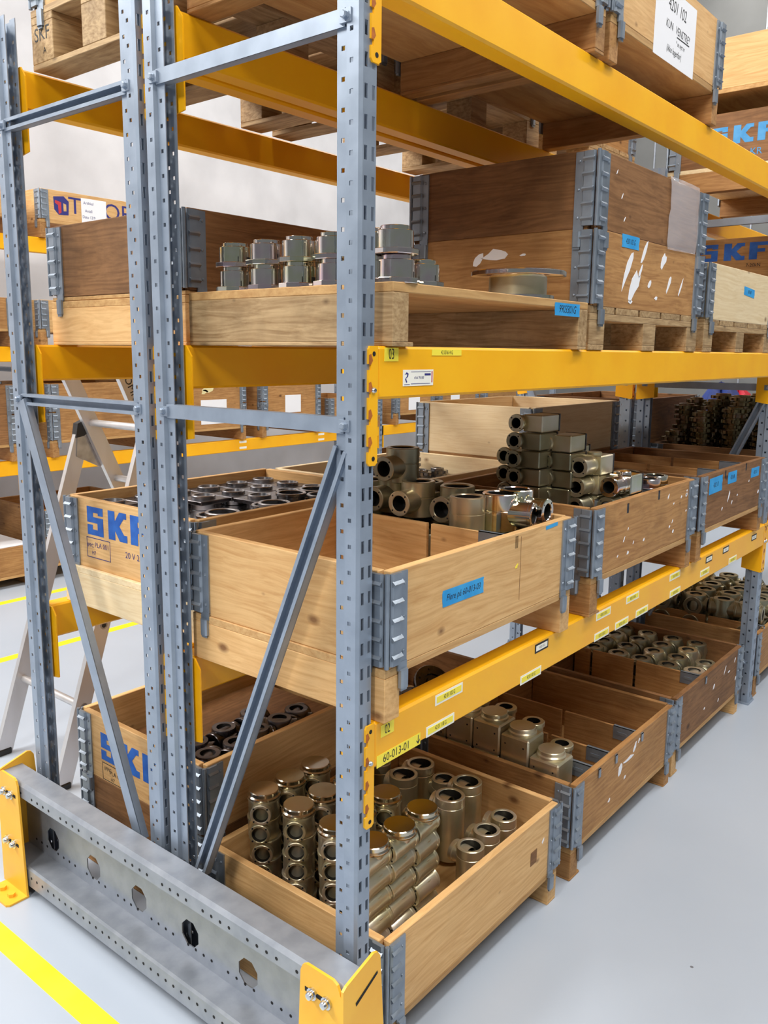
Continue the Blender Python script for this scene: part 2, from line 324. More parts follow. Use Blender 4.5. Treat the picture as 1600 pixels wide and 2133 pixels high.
# ------------------------------------------------------------------ rack frames
FH=2370.0; BAY=2713.0; UW=46.0; FD=608.0
def upright_mesh():
    # unrolled profile: (x, y) corner points; outer slotted face looks along -Y, open side along +Y
    pts=[(8,62),(8,37),(0,33),(0,6),(5,0),(41,0),(46,6),(46,33),(38,37),(38,62)]
    holes={0:[('c',10,18)],2:[('s',7,15)],4:[('r',4,12),('r',24,32)],6:[('s',12,20)],8:[('c',7,15)]}
    cols=[]
    for i in range(len(pts)-1):
        a=Vector((pts[i][0],pts[i][1])); b=Vector((pts[i+1][0],pts[i+1][1])); L=(b-a).length
        cuts=[0]; typ=[]
        for t,s0,s1 in sorted(holes.get(i,[]),key=lambda h:h[1]):
            cuts+=[s0,s1]; typ+=[None,t]
        cuts.append(L); typ.append(None)
        for k in range(len(typ)): cols.append((a.lerp(b,cuts[k]/L),a.lerp(b,cuts[k+1]/L),typ[k]))
    rows=[0.0]; rt=[]
    z=40.0
    while z+30<FH:
        for o0,o1,t in ((-12,-4,'r'),(-4,4,'rs'),(4,12,'r'),(12,21,''),(21,29,'c'),(29,38,'')):
            if z+o0>rows[-1]+1e-6: rows.append(z+o0); rt.append('')
            rows.append(z+o1); rt.append(t)
        z+=50
    rows.append(FH); rt.append('')
    mb=MB(); W=[c[0] for c in cols]+[cols[-1][1]]; nc=len(W)
    vs=[(p.x,p.y,zz) for zz in rows for p in W]; fs=[]
    for j in range(len(rt)):
        for i in range(nc-1):
            t=cols[i][2]
            if t and t in rt[j]: continue
            fs.append((j*nc+i,j*nc+i+1,(j+1)*nc+i+1,(j+1)*nc+i))
    mb.add(vs,fs); me=mb.mesh('upright',GALV); return me
UPR=upright_mesh()
def c_channel(mb, p0, p1, h, dep, opening, t=2.5):
    """channel in the frame plane (local YZ): web faces -X unless opening"""
    p0=Vector(p0); p1=Vector(p1); d=(p1-p0).normalized(); n=Vector((0,-d.z,d.y))
    xw=(0 if not opening else dep)
    mb.bar(p0+Vector((xw,0,0)),p1+Vector((xw,0,0)),t,h,n)
    for s_ in (-1,1):
        mb.bar(p0+Vector((dep/2,0,0))+n*(s_*(h-t)/2),p1+Vector((dep/2,0,0))+n*(s_*(h-t)/2),dep,t,n)
        if opening: mb.bar(p0+n*(s_*(h/2-4)),p1+n*(s_*(h/2-4)),t,8,n)
def rack_frame(x, y, label, open_braces, diag_up):
    t=thing('rack_upright',label,'rack upright',(x,y,0),0,'galvanised rack uprights')
    for nm,loc,rz in (('post',(0,0,0),0),('post',(UW,FD,0),math.pi)):
        u=obj(nm,UPR,t,loc,(0,0,rz)); md=u.modifiers.new('sheet','SOLIDIFY'); md.thickness=.0024; md.offset=-1
        fp=MB().box(-18,66,-6,84,0,5); fp.cyl((57,4,5),(57,4,14),8,6); fp.cyl((57,4,14),(57,4,24),4,8)
        part('foot_plate',fp,GALV,u)
    for z,h in ((2112,30),(1416,30),(190,30)):
        mb=MB(); c_channel(mb,(4,40,z),(4,FD-40,z),h,20,open_braces); b=part('brace',mb,GALV,t)
        for yy in (48,FD-48):
            bl=MB(); bl.lathe([(0,-9),(5,-9),(7,-7),(7,-2),(9,-2),(9,0)],(-2,yy-14 if yy<300 else yy+14,z),(1,0,0),6); bl.box(-2.5,3,(yy-26 if yy<300 else yy),(yy if yy<300 else yy+26),z-11,z+11)
            part('bolt',bl,GALV,b)
    mb=MB()
    if diag_up: c_channel(mb,(0,46,1372),(0,494,320),34,20,True)
    else: c_channel(mb,(-2,FD-48,1412),(-2,100,308),34,20,False)
    part('diagonal_brace',mb,GALV,t); 
    return t
rack_frame(0,-22,'nearest galvanised rack end frame, front post beside the yellow guard corner',False,True)
rack_frame(0,613,'galvanised rack end frame at the left, in front of the ladder',True,False)
rack_frame(BAY,-22,'far galvanised rack frame standing on the open grey floor at right',False,True)
rack_frame(BAY,613,'shaded galvanised rack frame far behind the stacked valve bodies',True,False)

# ------------------------------------------------------------------ beams
BH=97.0
def beam_tube_mesh():
    mb=MB(); mb.cbox(48,BAY-2,0,53,-BH,0,5); return mb.mesh('beam_tube',YEL)
def connector_mesh(right):
    mb=MB(); top,bot=0,-219
    # plate against the upright, standing square to the beam
    poly=[(4,bot),(84,bot+12),(84,-24),(66,top),(4,top)]
    mb.prism(poly,'yz',44,48)
    # hooked strip on the slotted face
    e=[(46,bot+4),(42,bot),(26,bot),(21,bot+6)]; z=bot+26
    for k in range(4):
        e+=[(21,z),(28,z),(28,z+11),(21,z+11)]; z+=50
    e+=[(21,top-6),(25,top),(48,top),(48,bot+4)]
    mb.prism(e,'xz',0,4)
    if right: mb.v=[(BAY+UW-x,y,z) for x,y,z in mb.v]
    return mb.mesh('connector',YEL)
def conn_bits(right):
    mb=MB().cyl((36,-.5,0),(36,.2,0),4.5,10)
    mb2=MB(); mb2.lathe([(0,-6),(4,-5),(6,-2),(6,0)],(35,0,-80),(0,1,0),10)
    mb3=MB().prism([(21.5,-182),(27,-184),(33,-176),(28,-164),(22,-166)],'xz',-.35,.1)
    for m_ in (mb,mb2,mb3):
        if right: m_.v=[(BAY+UW-x,y,z) for x,y,z in m_.v]
    return mb.mesh('hole_shadow',HOLE),mb2.mesh('safety_pin',CHROME,True),mb3.mesh('scrape',RUST)
BT=beam_tube_mesh(); CN=[connector_mesh(False),connector_mesh(True)]; CB=[conn_bits(False),conn_bits(True)]
def beam(x,y,z,rear,label):
    loc=(x+BAY+UW,y+FD+4,z) if rear else (x,y-4,z)
    t=thing('rack_crossbeam',label,'rack beam',loc,math.pi if rear else 0,'orange-yellow rack beams')
    obj('beam_tube',BT,t)
    for k in (0,1):
        c=obj('connector',CN[k],t)
        if not rear:
            for zz in (-14,-206): obj('bolt_hole',CB[k][0],c,(0,0,zz))
            obj('safety_pin',CB[k][1],c)
            for q_ in range(4): obj('rust_scrape',CB[k][2],c,(0,0,50*q_))
    return t
LV=(830.0,1561.0,2257.0)
NM=('lower','middle','upper')
fb=[]
for i,z in enumerate(LV):
    fb.append(beam(0,-22,z,False,('yellow beam with 02 and 60-013-01 stickers above the floor boxes','yellow beam with 03 sticker and white printed plate','plain yellow beam crossing the top of the picture from the near post')[i]))
    beam(0,-22,z,True,('short view of yellow beam behind the near diagonal, under light pine pallet','yellow beam behind the near post, directly under the plywood platform','yellow beam seen from below behind the upper galvanised brace')[i])
    beam(0,613,z,False,('lower','middle','upper')[i]+' yellow beam hidden back to back with the near rack beam')
    beam(0,613,z,True,('low yellow beam at far left carrying the SKF box pallet','yellow beam at left above the ladder hinges','yellow beam at top left under the stencilled pallet block')[i])
    beam(BAY,-22,z,False,('lower','middle','upper')[i]+' front yellow beam of the next bay at the right edge')
    if i==0:
        beam(BAY,613,z,False,'lower front yellow beam of the shaded next bay behind'); beam(BAY,613,z,True,'lower rear yellow beam of the shaded next bay behind')
    beam(BAY,-22,z,True,('lower','middle','upper')[i]+' rear yellow beam of the next bay behind the SKF boxes')
def sticker(parent, x, z, w, h, text, tsize, mat=STICK, sx=.62, back=None):
    """x, z in beam coordinates (world x, height below the beam top)"""
    if back: patch('sticker_backing',rect(w+12,h+10),back,parent,(x,-.1,z))
    s_=patch('sticker',rect(w,h),mat,parent,(x,-.3 if not back else -.7,z))
    if text: write(text,tsize,INK,s_,(0,0,.9),'F',0,sx).rotation_euler=(0,0,0)
    return s_
B2,B3=fb[0],fb[1]
sticker(B2,88,-25,42,26,'02',28); st=sticker(B2,128,-86,146,26,None,0)
write('60-013-01',25,INK,st,(-9,0,.9),'F',0,.86).rotation_euler=(0,0,0)
part('arrow',MB().prism([(64,10),(66,10),(66,-5),(71,0),(71,-3),(65,-10),(59,-3),(59,0),(64,-5)],'xy',.6,.9),INK,st)
for x,z,tx in ((275,-82,'42 01 118 G'),(306,-20,'42 01 102 G'),(673,-86,'42 01 101 G'),(1087,-83,'42 01 150 G'),(1228,-84,'42 02 110 G'),(1381,-82,'42 01 150 G'),(1666,-80,'42 02 110 G'),(1960,-67,'42 01 150 G'),(1092,-22,'42 02 110 G'),(1300,-19,'42 01 150 G'),(1654,-20,'42 02 110 G'),(2287,-80,'42 01 150 G')):
    sticker(B2,x,z,94 if x<900 else 84,14,tx,13,STICK,.66,STICKW)
for x,z in ((724,-22),(1998,-25),(2190,-23),(2560,-34)): sticker(B2,x,z,58,14,'42 02 110 G',9,STICKW,.6,INK)
sticker(B3,86,-15,42,25,'03',28); sticker(B3,266,-10.5,104,12,'42 03 614 G',11,STICK,.75)
pl=patch('rating_plate',rect(98,31),STICKW,B3,(171,-.3,-59),label='white printed load plate')
write('tlf 66 795 000',7,NAVY,pl,(2,0,.9),'F',0,.8).rotation_euler=(0,0,0)
part('plate_print',MB().prism([(-44,6),(-38,11),(-32,8),(-34,2),(-40,-1),(-36,-8),(-39,-9),(-43,-2),(-37,3),(-36,7),(-40,7)],'xy',.6,.9).box(-45,-28,-13,-12,.6,.9).box(-24,40,11,11.8,.6,.9).box(-24,38,-12,-11,.6,.9).box(20,40,4,8,.6,.9),NAVY,pl)
part('plate_edge_print',MB().box(43,46,-10,12,.6,.9),REDP,pl)

# ------------------------------------------------------------------ row-end guard
def guard():
    t=thing('guard_rail','galvanised row-end guard rail with octagonal holes across the rack end','guard rail',(0,0,0))
    y0,y1=-66,1262; xo,xi,zt=-84,-12,345
    web=MB(); ys=[y0]; octs=[288+k*208 for k in range(5)]
    # web with octagon openings, real holes
    zc,r=152,34; cuts=[y0]
    vs=[];fs=[]
    prev=y0
    for yc in octs:
        a=[(yc+r*math.cos(math.pi/8+k*math.pi/4),zc+r*1.05*math.sin(math.pi/8+k*math.pi/4)) for k in range(8)]
        L_,R__=yc-70,yc+70
        if L_>prev: web.box(xi-3,xi,prev,L_,40,330)
        o=[(R__,zc+40),(yc+30,330),(yc-30,330),(L_,zc+40),(L_,zc-40),(yc-30,40),(yc+30,40),(R__,zc-40)]
        for k in range(8):
            k2=(k+1)%8; quad=[a[k],a[k2],o[k2],o[k]]
            web.prism(quad,'yz',xi-3,xi)
        for (py,pz) in ((R__,330),(L_,330),(L_,40),(R__,40)):
            web.prism([(py,pz),(py,zc+40 if pz>200 else zc-40),(yc+30 if py>yc else yc-30,pz)],'yz',xi-3,xi)
        prev=R__
    web.box(xi-3,xi,prev,y1,40,330); part('web',web,GALVD,t)
    fl=MB(); fl.prism([(xo,zt-10),(xo+8,zt),(xi-8,zt),(xi,zt-10),(xi,zt-30),(xi-3,zt-30),(xi-3,zt-12),(xi-9,zt-3),(xo+9,zt-3),(xo+3,zt-12),(xo+3,zt-44),(xo,zt-44)],'xz',y0,y1); part('top_flange',fl,GALVD,t)
    fl=MB(); fl.prism([(xo,32),(xo,84),(xo+5,90),(xi,90),(xi,40),(xi-3,40),(xi-3,86),(xo+7,86),(xo+3,82),(xo+3,32)],'xz',y0,y1); part('bottom_flange',fl,GALVD,t)
    hm=MB()
    y=y0+40; k=0
    while y<y1-40:
        if k%5!=4:
            hm.cyl((xo-.4,y,zt-30),(xo+.5,y,zt-30),4.2,8); hm.cyl((xi-3.5,y,zt-68),(xi-2,y,zt-68),4.2,8); hm.cyl((xi-3.5,y,118),(xi-2,y,118),4,8)
        hm.cyl((xo-.4,y,62),(xo+.5,y,62),4.2,8); y+=29.5; k+=1
    part('punched_holes',hm,HOLE,t)['kind']='stuff'
    return t
guard()
def guard_corner(y, sgn, label):
    """yellow folded corner bracket; sgn = -1: leg turns round the aisle side"""
    t=thing('guard_corner',label,'guard corner',(-88,y,0),0,'yellow guard corner brackets')
    mb=MB(); s_=-sgn
    pl=[(0,5),(0,330),(10*s_,352),(22*s_,358),(92*s_,358),(102*s_,352),(108*s_,338),(124*s_,5)]
    mb.prism(pl,'yz',-6,0)
    pf=[(-6,5),(-6,345),(4,352),(86,376),(98,372),(106,360),(132,5)]
    mb.prism(pf,'xz',-6*s_ if s_>0 else 0,0 if s_>0 else 6)
    part('folded_plate',mb,YELG,t)
    part('floor_flange',MB().prism([(-60,4*s_),(-66,12*s_),(-66,118*s_),(-58,126*s_),(0,126*s_),(0,4*s_)],'xy',0,6).cyl((-34,40*s_,6),(-34,40*s_,16),11,6).cyl((-34,90*s_,6),(-34,90*s_,16),11,6),YELG,t)
    for z in (302,150):
        for yy in (36,74): part('bolt',MB().lathe([(0,-16),(7,-15),(9,-11),(9,-5),(13,-5),(13,0)],(0,0,0),(1,0,0),10),CHROME,t,(-6,yy*s_,z),smooth=True)
        part('slot',MB().box(-.4,.1,min(28*s_,96*s_),max(28*s_,96*s_),-5,5),HOLE,t,(-6,0,z))
    a=-6.4 if s_>0 else 5.9
    part('slot',MB().add([(30,a,300),(96,a,332),(98,a,325),(32,a,291)],[(0,1,2,3)]),HOLE,t)
    return t
guard_corner(-66,-1,'yellow folded guard corner at the near end of the rail, bottom centre')
guard_corner(1262,1,'yellow folded guard corner at the far end of the rail, left edge')

# ------------------------------------------------------------------ pallets and collars
def board(parent, name, L, T, H, loc, rz, mat, ch=1.5):
    """plank: length along its own X, thickness Y, height Z; loc is its centre"""
    key=('board',round(L),round(T),round(H),mat.name)
    me=cached(key,lambda:MB().cbox(-L/2,L/2,-T/2,T/2,-H/2,H/2,ch).mesh(name,mat))
    return obj(name,me,parent,loc,(0,0,rz))
HP=math.pi/2
def hinge_mesh(H):
    mb=MB()
    for sw in (0,1):
        m=MB()
        m.prism([(6,-4),(10,-9),(34,-9),(38,-4),(60,-4),(60,0),(6,0)],'xy',6,H-4)          # folded plate
        m.prism([(32,-5),(60,-5),(60,-1),(32,-1)],'xy',-10,8)
        m.prism([(35,-10),(40,-13),(54,-13),(58,-10),(58,-3),(35,-3)],'xy',-46,-8)           # foot that grips the pallet
        m.prism([(37,-9),(56,-9),(54,-3),(39,-3)],'xy',-52,-46)
        for k in range(5): m.prism([(-9,-4),(-13.5,-1.5),(-13.5,1.5),(-9,4)],'yz',7,37) if False else m.add([(6,-8,H*(.12+.19*k)-6),(38,-8,H*(.12+.19*k)-6),(6,-15,H*(.12+.19*k)),(38,-14,H*(.12+.19*k)),(6,-8,H*(.12+.19*k)+6),(38,-8,H*(.12+.19*k)+6)],[(0,1,3,2),(2,3,5,4),(0,2,4),(1,5,3)])                  # pressed ribs
        for k in (.14,.5,.86): m.lathe([(0,-7),(3.4,-6),(4.2,-3)],(49,0,H*k),(0,1,0),8)
        if sw: m.v=[(y,x,z) for x,y,z in m.v]
        b=len(mb.v); mb.v+=m.v; mb.f+=[tuple(b+i for i in f) for f in m.f]; mb.m+=m.m
    mb.lathe([(0,4),(5,4),(5,H-2),(0,H-2)],(-3,-3,0),(0,0,1),10)
    return mb.mesh('corner_hinge',HINGE)
def collar(x0,y0,z0,W,D,H,mat,label,group='wooden pallet collars',T=19):
    t=thing('pallet_collar',label,'pallet collar',(x0,y0,z0),0,group)
    board(t,'board',W-22,T,H,(W/2,T/2,H/2),0,mat); board(t,'board',W-22,T,H,(W/2,D-T/2,H/2),math.pi,mat)
    board(t,'board',D-2*T-6,T,H,(T/2,D/2,H/2),-HP,mat); board(t,'board',D-2*T-6,T,H,(W-T/2,D/2,H/2),HP,mat)
    me=cached(('hinge',round(H)),lambda:hinge_mesh(H))
    for lx,ly,rz in ((0,0,0),(W,0,HP),(W,D,math.pi),(0,D,-HP)): obj('corner_hinge',me,t,(lx,ly,0),(0,0,rz))
    return t
def pallet(x0,y0,z0,W,D,h,mat,label,deckmat=None,bottom=True,group='low wooden pallets',runx=False):
    """plywood deck on two full-length runners"""
    t=thing('pallet',label,'pallet',(x0,y0,z0),0,group); dk=18; sw=48
    board(t,'deck',W,D,dk,(W/2,D/2,h-dk/2),0,deckmat or PLY)
    hb=8 if bottom else 0
    if runx:
        for y in (sw/2+60,D-sw/2-60): board(t,'runner',W,sw,h-dk,(W/2,y,(h-dk)/2),0,mat)
        return t
    for x in (sw/2,W-sw/2):
        board(t,'runner',D,sw,h-dk-hb,(x,D/2,(h-dk-hb)/2+hb),HP,mat)
        if bottom: board(t,'bottom_strip',D,sw+16 if x<W/2 else sw,hb,(x+(8 if x<W/2 else 0),D/2,hb/2),HP,mat)
    return t
def block_pallet(x0,y0,z0,W,D,h,mat,label,group='block pallets'):
    """deck planks along Y, cross boards along X, nine blocks, three bottom boards along Y"""
    t=thing('block_pallet',label,'pallet',(x0,y0,z0),0,group); n=5; pw=(W-4*14)/n
    for i in range(n): board(t,'deck_plank',D,pw,18,(pw/2+i*(pw+14),D/2,h-9),HP,mat)
    for y in (50,D/2,D-50): board(t,'cross_board',W,100,18,(W/2,y,h-27),0,mat)
    bh=h-18-18-14
    for x in (45,W/2,W-45):
        board(t,'bottom_board',D,90,14,(x,D/2,7),HP,mat)
        for y in (50,D/2,D-50): board(t,'block',90,100,bh,(x,y,14+bh/2),0,mat)
    return t
def tape(parent,x,z,w,h,text,tsize,face='F',y=-.2,tilt=0.0,sx=.7):
    loc=(x,y,z) if face=='F' else (y,x,z)
    p=patch('tape_label',rect(w,h,2.5),TAPE,parent,loc,face,.7,tilt,'blue masking tape with handwriting')
    if text: write(text,tsize,INK,p,(0,0,.9),'F',0,sx,.25,'handwriting').rotation_euler=(0,0,0)
    return p
def torn(parent,pts,mat=None):
    for x,z,w,h in pts: patch('torn_paper',shred(w,h),mat or PAPER,parent,(x,-.2,z))
def divider(x,y0,y1,z0,H,mat,label,slots=(.45,),bracket=True,T=10):
    """loose partition board along Y with saw slots and a steel hook at its aisle end"""
    L=y1-y0; t=thing('box_divider',label,'divider',(x,y0,z0),0,'box dividers')
    p=[(0,0),(L,0),(L,H)]
    for s_ in sorted(slots,reverse=True): p+=[(L*s_+7,H),(L*s_+7,H*.3),(L*s_-7,H*.3),(L*s_-7,H)]
    p.append((0,H)); part('board',MB().prism([(a-L/2,b-H/2) for a,b in p],'xz',-T/2,T/2),mat,t,(0,L/2,H/2),(0,0,HP))
    if bracket:
        m=MB(); m.box(-T/2-2,-T/2,-4,78,H-44,H+3); m.box(T/2,T/2+2,-4,78,H-44,H+3); m.box(-T/2-2,T/2+2,-24,78,H+1,H+3); m.box(-T/2-2,T/2+2,-24,-22,H-26,H+3)
        m.box(-T/2-3.5,-T/2-1.5,30,62,H-26,H-16); part('hook_bracket',m,HINGE,t)
    return t

# near rack, floor level
ZP=104
pallet(108,-18,0,782,585,ZP,W_LIGHT,'light wooden pallet on the floor under the nearest box of fittings')
c=collar(108,-18,ZP,782,585,198,W_LIGHT,'light pine pallet collar on the floor, nearest, full of capped fittings')
torn(c,[(690,118,14,18)]); patch('stamp',rect(34,40),W_DARK,c,(640,-.1,92)) 
pallet(985,-15,0,785,585,ZP,W_MID,'wooden pallet on the floor, second from the guard corner')
c=collar(985,-15,ZP,785,585,200,W_MID,'brown pallet collar on the floor with white scrapes and three dividers')
torn(c,[(330,128,36,52),(395,138,100,16),(440,160,22,46),(475,175,16,18),(255,50,16,14),(372,84,16,14)])
pallet(1812,-8,0,785,585,ZP,W_LIGHT,'wooden pallet on the floor beside the far right post')
c=collar(1812,-8,ZP,785,585,202,W_DARK,'dark chipped pallet collar on the floor beside the far right post')
torn(c,[(430,120,18,26),(560,150,10,40),(620,130,40,8),(720,70,16,18),(330,60,18,14),(500,40,12,14),(690,160,14,22)])
pallet(2800,-15,0,785,585,ZP,W_MID,'wooden pallet on the floor in the next bay at the right edge')
collar(2800,-15,ZP,785,585,200,W_MID,'brown pallet collar on the floor in the next bay at the right edge')
for x,s_,lb in ((1150,(.3,.7),'nearest divider in the scraped brown floor box'),(1272,(.4,),'middle divider in the scraped brown floor box'),(1478,(.5,),'far divider in the scraped brown floor box')):
    divider(x,4,540,124,172,W_MID,lb,s_)
divider(2130,12,550,124,174,W_MID,'slotted divider in the dark chipped floor box',(.5,.86))
divider(2905,10,540,124,190,W_MID,'slotted divider in the floor box at the right edge',(.45,))

# near rack, lower shelf
z=LV[0]; h=110
pallet(56,-44,z,778,585,h,W_LIGHT,'new light pine pallet on the lower shelf over the 02 sticker',W_LIGHT,False)
c=collar(60,-44,z+h,772,585,196,W_LIGHT,'light pine pallet collar with Flere på tape on the lower shelf')
tape(c,266,102,158,36,'Flere på 60-013-03',20,tilt=.0,sx=.86); part('pencil_line',MB().box(505,506.5,-.4,0,30,185),W_DARK,c); torn(c,[(488,116,14,14)],STICK)
patch('tape_scrap',rect(60,9),TAPE,c,(655,-.2,188),tilt=.05)
pallet(962,-42,z,780,585,h,W_MID,'pallet on the lower shelf under the stacked valve bodies')
c=collar(962,-42,z+h,780,585,196,W_MID,'speckled pine pallet collar on the lower shelf with stacked valve bodies')
torn(c,[(150+R_.uniform(0,560),R_.uniform(30,170),R_.uniform(5,16),R_.uniform(6,18)) for _ in range(16)])
pallet(1800,-42,z,775,585,h,W_MID,'pallet on the lower shelf below three blue tapes')
c=collar(1800,-42,z+h,775,585,196,W_DARK,'dark empty pallet collar with three blue tapes on the lower shelf')
tape(c,158,150,140,58,'4202 10',24,tilt=.02); tape(c,344,158,100,44,'4201 88',22); tape(c,634,148,104,38,'4202 10',20)
torn(c,[(320,90,18,46),(360,60,10,16),(420,80,14,10),(700,60,20,20),(560,120,8,12),(250,50,12,18)])
pallet(2810,-42,z,775,585,h,W_MID,'pallet on the lower shelf of the next bay under toothed discs')
collar(2810,-42,z+h,775,585,196,W_DARK,'dark pallet collar of the next bay holding stacked toothed discs')
divider(545,-20,520,z+h+20,166,W_LIGHT,'plywood divider across the light pine Flere på box',(.42,))
divider(1185,-18,520,z+h+20,160,W_MID,'divider beside the stacked valve bodies',(.5,)); divider(1420,-18,520,z+h+20,170,W_MID,'far divider behind the stacked valve bodies',(.5,))
divider(2060,-18,520,z+h+20,168,W_MID,'near divider in the dark empty box with blue tapes',(.5,)); divider(2310,-18,520,z+h+20,172,W_MID,'far divider in the dark empty box with blue tapes',(.5,))

# near rack, middle shelf
z=LV[1]; h=116
p=pallet(72,-40,z,790,585,h,W_GREY,'open plywood-topped pallet carrying bright flanges on the middle shelf',PLY,True,'low wooden pallets')
tape(p,680,h-22,128,30,'9903301G',26,y=-.3,sx=.8)
block_pallet(900,-28,z,788,585,112,W_GREY,'grey block pallet under the tall double collar box on the middle shelf')
tall='tall double box on the middle shelf'
c=collar(905,-28,z+112,780,580,192,W_MID,'lower brown collar of the double box, with torn white paper')
torn(c,[(210,104,34,110),(262,66,60,96),(318,160,22,66),(300,110,18,50),(462,148,40,56),(516,90,22,62),(366,74,24,30),(612,84,14,64),(420,40,26,12),(240,20,40,10)])
tape(c,220,178,112,34,'4201102 G',20,sx=.7)
cu=collar(905,-28,z+112+192,780,580,190,W_DARK,'upper dark brown collar of the double box on the middle shelf')
torn(cu,[(110,150,6,14),(150,96,6,18),(172,40,5,18)])
for nm,pts in (('torn_paper',[(300,70,96,40),(240,60,34,34),(330,20,18,9),(345,-20,26,14),(380,66,20,9)]),):
    for yy,zz,w,hh in pts: patch(nm,shred(w,hh),PAPERC if False else PAPER,c,(-.2,585-yy,92+zz-20),'L')
mb=MB(); nx,nz=7,9
vs=[];fs=[]
for j in range(nz+1):
    for i in range(nx+1):
        u_,v_=i/nx,j/nz; vs.append((u_*238+6*math.sin(3*v_),-2.5-5*R_.random()-6*math.sin(math.pi*u_)*math.sin(math.pi*v_),v_*205+6*u_*(1-v_)))
for j in range(nz):
    for i in range(nx): fs.append((j*(nx+1)+i,j*(nx+1)+i+1,(j+1)*(nx+1)+i+1,(j+1)*(nx+1)+i))
mb.add(vs,fs); bg_=part('plastic_bag',mb,BAG,None,(905+468,-28,1856),smooth=True); tag(bg_,'clear plastic document bag stuck on the upper double-box collar','plastic bag')
md=bg_.modifiers.new('film','SOLIDIFY'); md.thickness=.0006
block_pallet(1762,-25,z,788,585,108,W_GREY,'block pallet under the pale collar at the right of the middle shelf')
c=collar(1770,-25,z+108,778,580,185,W_PALE,'pale new pallet collar with small blue tape on the middle shelf')
tape(c,452,112,126,30,'4201 88',18,tilt=-.06)

# near rack, upper shelf
z=LV[2]; h=104
pallet(88,-40,z,790,585,h,W_MID,'pallet on the upper shelf seen from below, nearest',PLY,True)
collar(88,-40,z+h,790,585,190,W_MID,'pallet collar on the upper shelf, nearest, cut by the top edge')
pallet(906,-40,z,786,585,h,W_MID,'pallet on the upper shelf under the handwritten white sheet',PLY,False)
c=collar(906,-40,z+h,786,585,192,W_LIGHT,'light pine collar on the upper shelf with handwritten white sheet')
ps=patch('paper_sheet',rect(296,186),PAPER,c,(408,-.3,72),tilt=0,label='white sheet with black handwriting'); ps.rotation_euler=(HP,0,0)
for s_,sz,xx,zz in (('4201 102',44,6,52),('KUN   VENSTRE*',30,18,0),('* se nytt nr',18,40,-32),('(ikke lagerfør)',24,-4,-58)): write(s_,sz,INK,ps,(xx,zz,.9),'F',0,.8,.15,'handwriting').rotation_euler=(0,0,-.03)
part('underline',MB().box(10,104,-17,-14,.7,1.0),INK,ps)
# next bay at the right edge
pallet(2800,-40,z,786,585,h,W_MID,'pale-decked pallet on the upper shelf of the next bay',W_PALE,False)
c=collar(2800,-40,z+h,786,585,218,W_DARK,'brown SKF collar with light blue letters at the right edge')
stencil('SKF',74,84,16,BLUEL,c,(-.2,385+20,86)); write('20 KR',40,BLUEL,c,(-.5,232,44),'L',0,1.0)
pallet(2800,-40,z+h+218,786,585,100,W_MID,'pallet stacked on the brown SKF collar at the right edge',PLY,False,runx=True)
collar(2800,-40,z+h+318,786,585,205,W_LIGHT,'light collar at the top right corner above the SKF collar')
z=LV[1]
pallet(2800,-40,z,786,585,110,W_MID,'pallet on the middle shelf of the next bay at the right edge')
collar(2800,-40,z+110,786,585,190,W_MID,'lower collar of the SKF box on the next bay middle shelf')
c=collar(2800,-40,z+300,786,585,192,W_MID,'collar with dark blue SKF letters on the next bay middle shelf')
stencil('SKF',72,88,18,BLUE,c,(-.2,412,98)); write('7-20kN',20,INK,c,(-.5,180,74),'L')

# back-to-back rack behind
def skf_face(c,W_,y_left,zl,h_=78,mat=BLUE):
    stencil('SKF',h_,86,16,mat,c,(-.2,y_left,zl))
z=0
pallet(128,607,0,780,580,100,W_MID,'pallet on the floor under the old SKF double box')
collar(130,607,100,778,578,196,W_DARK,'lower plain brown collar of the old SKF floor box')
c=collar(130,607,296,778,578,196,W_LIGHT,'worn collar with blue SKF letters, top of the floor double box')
skf_face(c,0,472,66,84); write('7 A 18',24,NAVY,c,(-.4,190,52),'L'); write('Ravne',26,NAVY,c,(-.4,140,14),'L')
for s_,sz,yy,zz in (('IPPC',18,442,40),('PLA 001',20,400,34),('H7',16,420,14)): write(s_,sz,INK,c,(-.4,yy,zz),'L')
part('stamp_frame',MB().box(-.4,0,350,470,56,58).box(-.4,0,350,470,4,6).box(-.4,0,350,352,4,58).box(-.4,0,468,470,4,58),INK,c)['kind']='stuff'
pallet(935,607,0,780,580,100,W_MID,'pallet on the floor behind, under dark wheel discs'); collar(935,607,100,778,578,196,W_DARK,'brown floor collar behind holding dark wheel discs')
z=LV[0]
pallet(112,603,z,790,590,112,W_PALE,'pale new pallet under the SKF box on the left lower shelf',W_PALE,False)
c=collar(124,605,z+112,778,582,198,W_LIGHT,'light pine collar with blue SKF letters on the left lower shelf')
skf_face(c,0,478,98,80); write('20 V 21  7-20',24,NAVY,c,(-.4,236,64),'L'); write('Ravne',26,NAVY,c,(-.4,150,30),'L')
for s_,sz,yy,zz in (('IPPC',16,468,66),('PLA 001',20,412,70),('H7',16,452,46)): write(s_,sz,NAVY,c,(-.4,yy,zz),'L')
part('stamp_frame',MB().box(-.4,0,372,486,88,90).box(-.4,0,372,486,32,34).box(-.4,0,372,374,32,90).box(-.4,0,484,486,32,90),NAVY,c)['kind']='stuff'
part('white_strip',MB().box(430,640,-.6,0,126,142),PAPERC,c)
pallet(935,605,z,778,582,110,W_PALE,'pallet on the lower shelf behind, under the shiny toothed flanges')
collar(938,605,z+110,774,582,196,W_PALE,'pale new collar holding shiny toothed flanges behind the tees')
pallet(1775,605,z,778,582,110,W_DARK,'pallet on the lower shelf behind the stacked valve bodies')
collar(1778,607,z+110,774,560,196,W_MID,'lower collar of the pale double box behind the stacked valve bodies')
collar(1778,607,z+306,774,560,206,W_PALE,'pale upper collar with slanting shadow behind the stacked valve bodies')
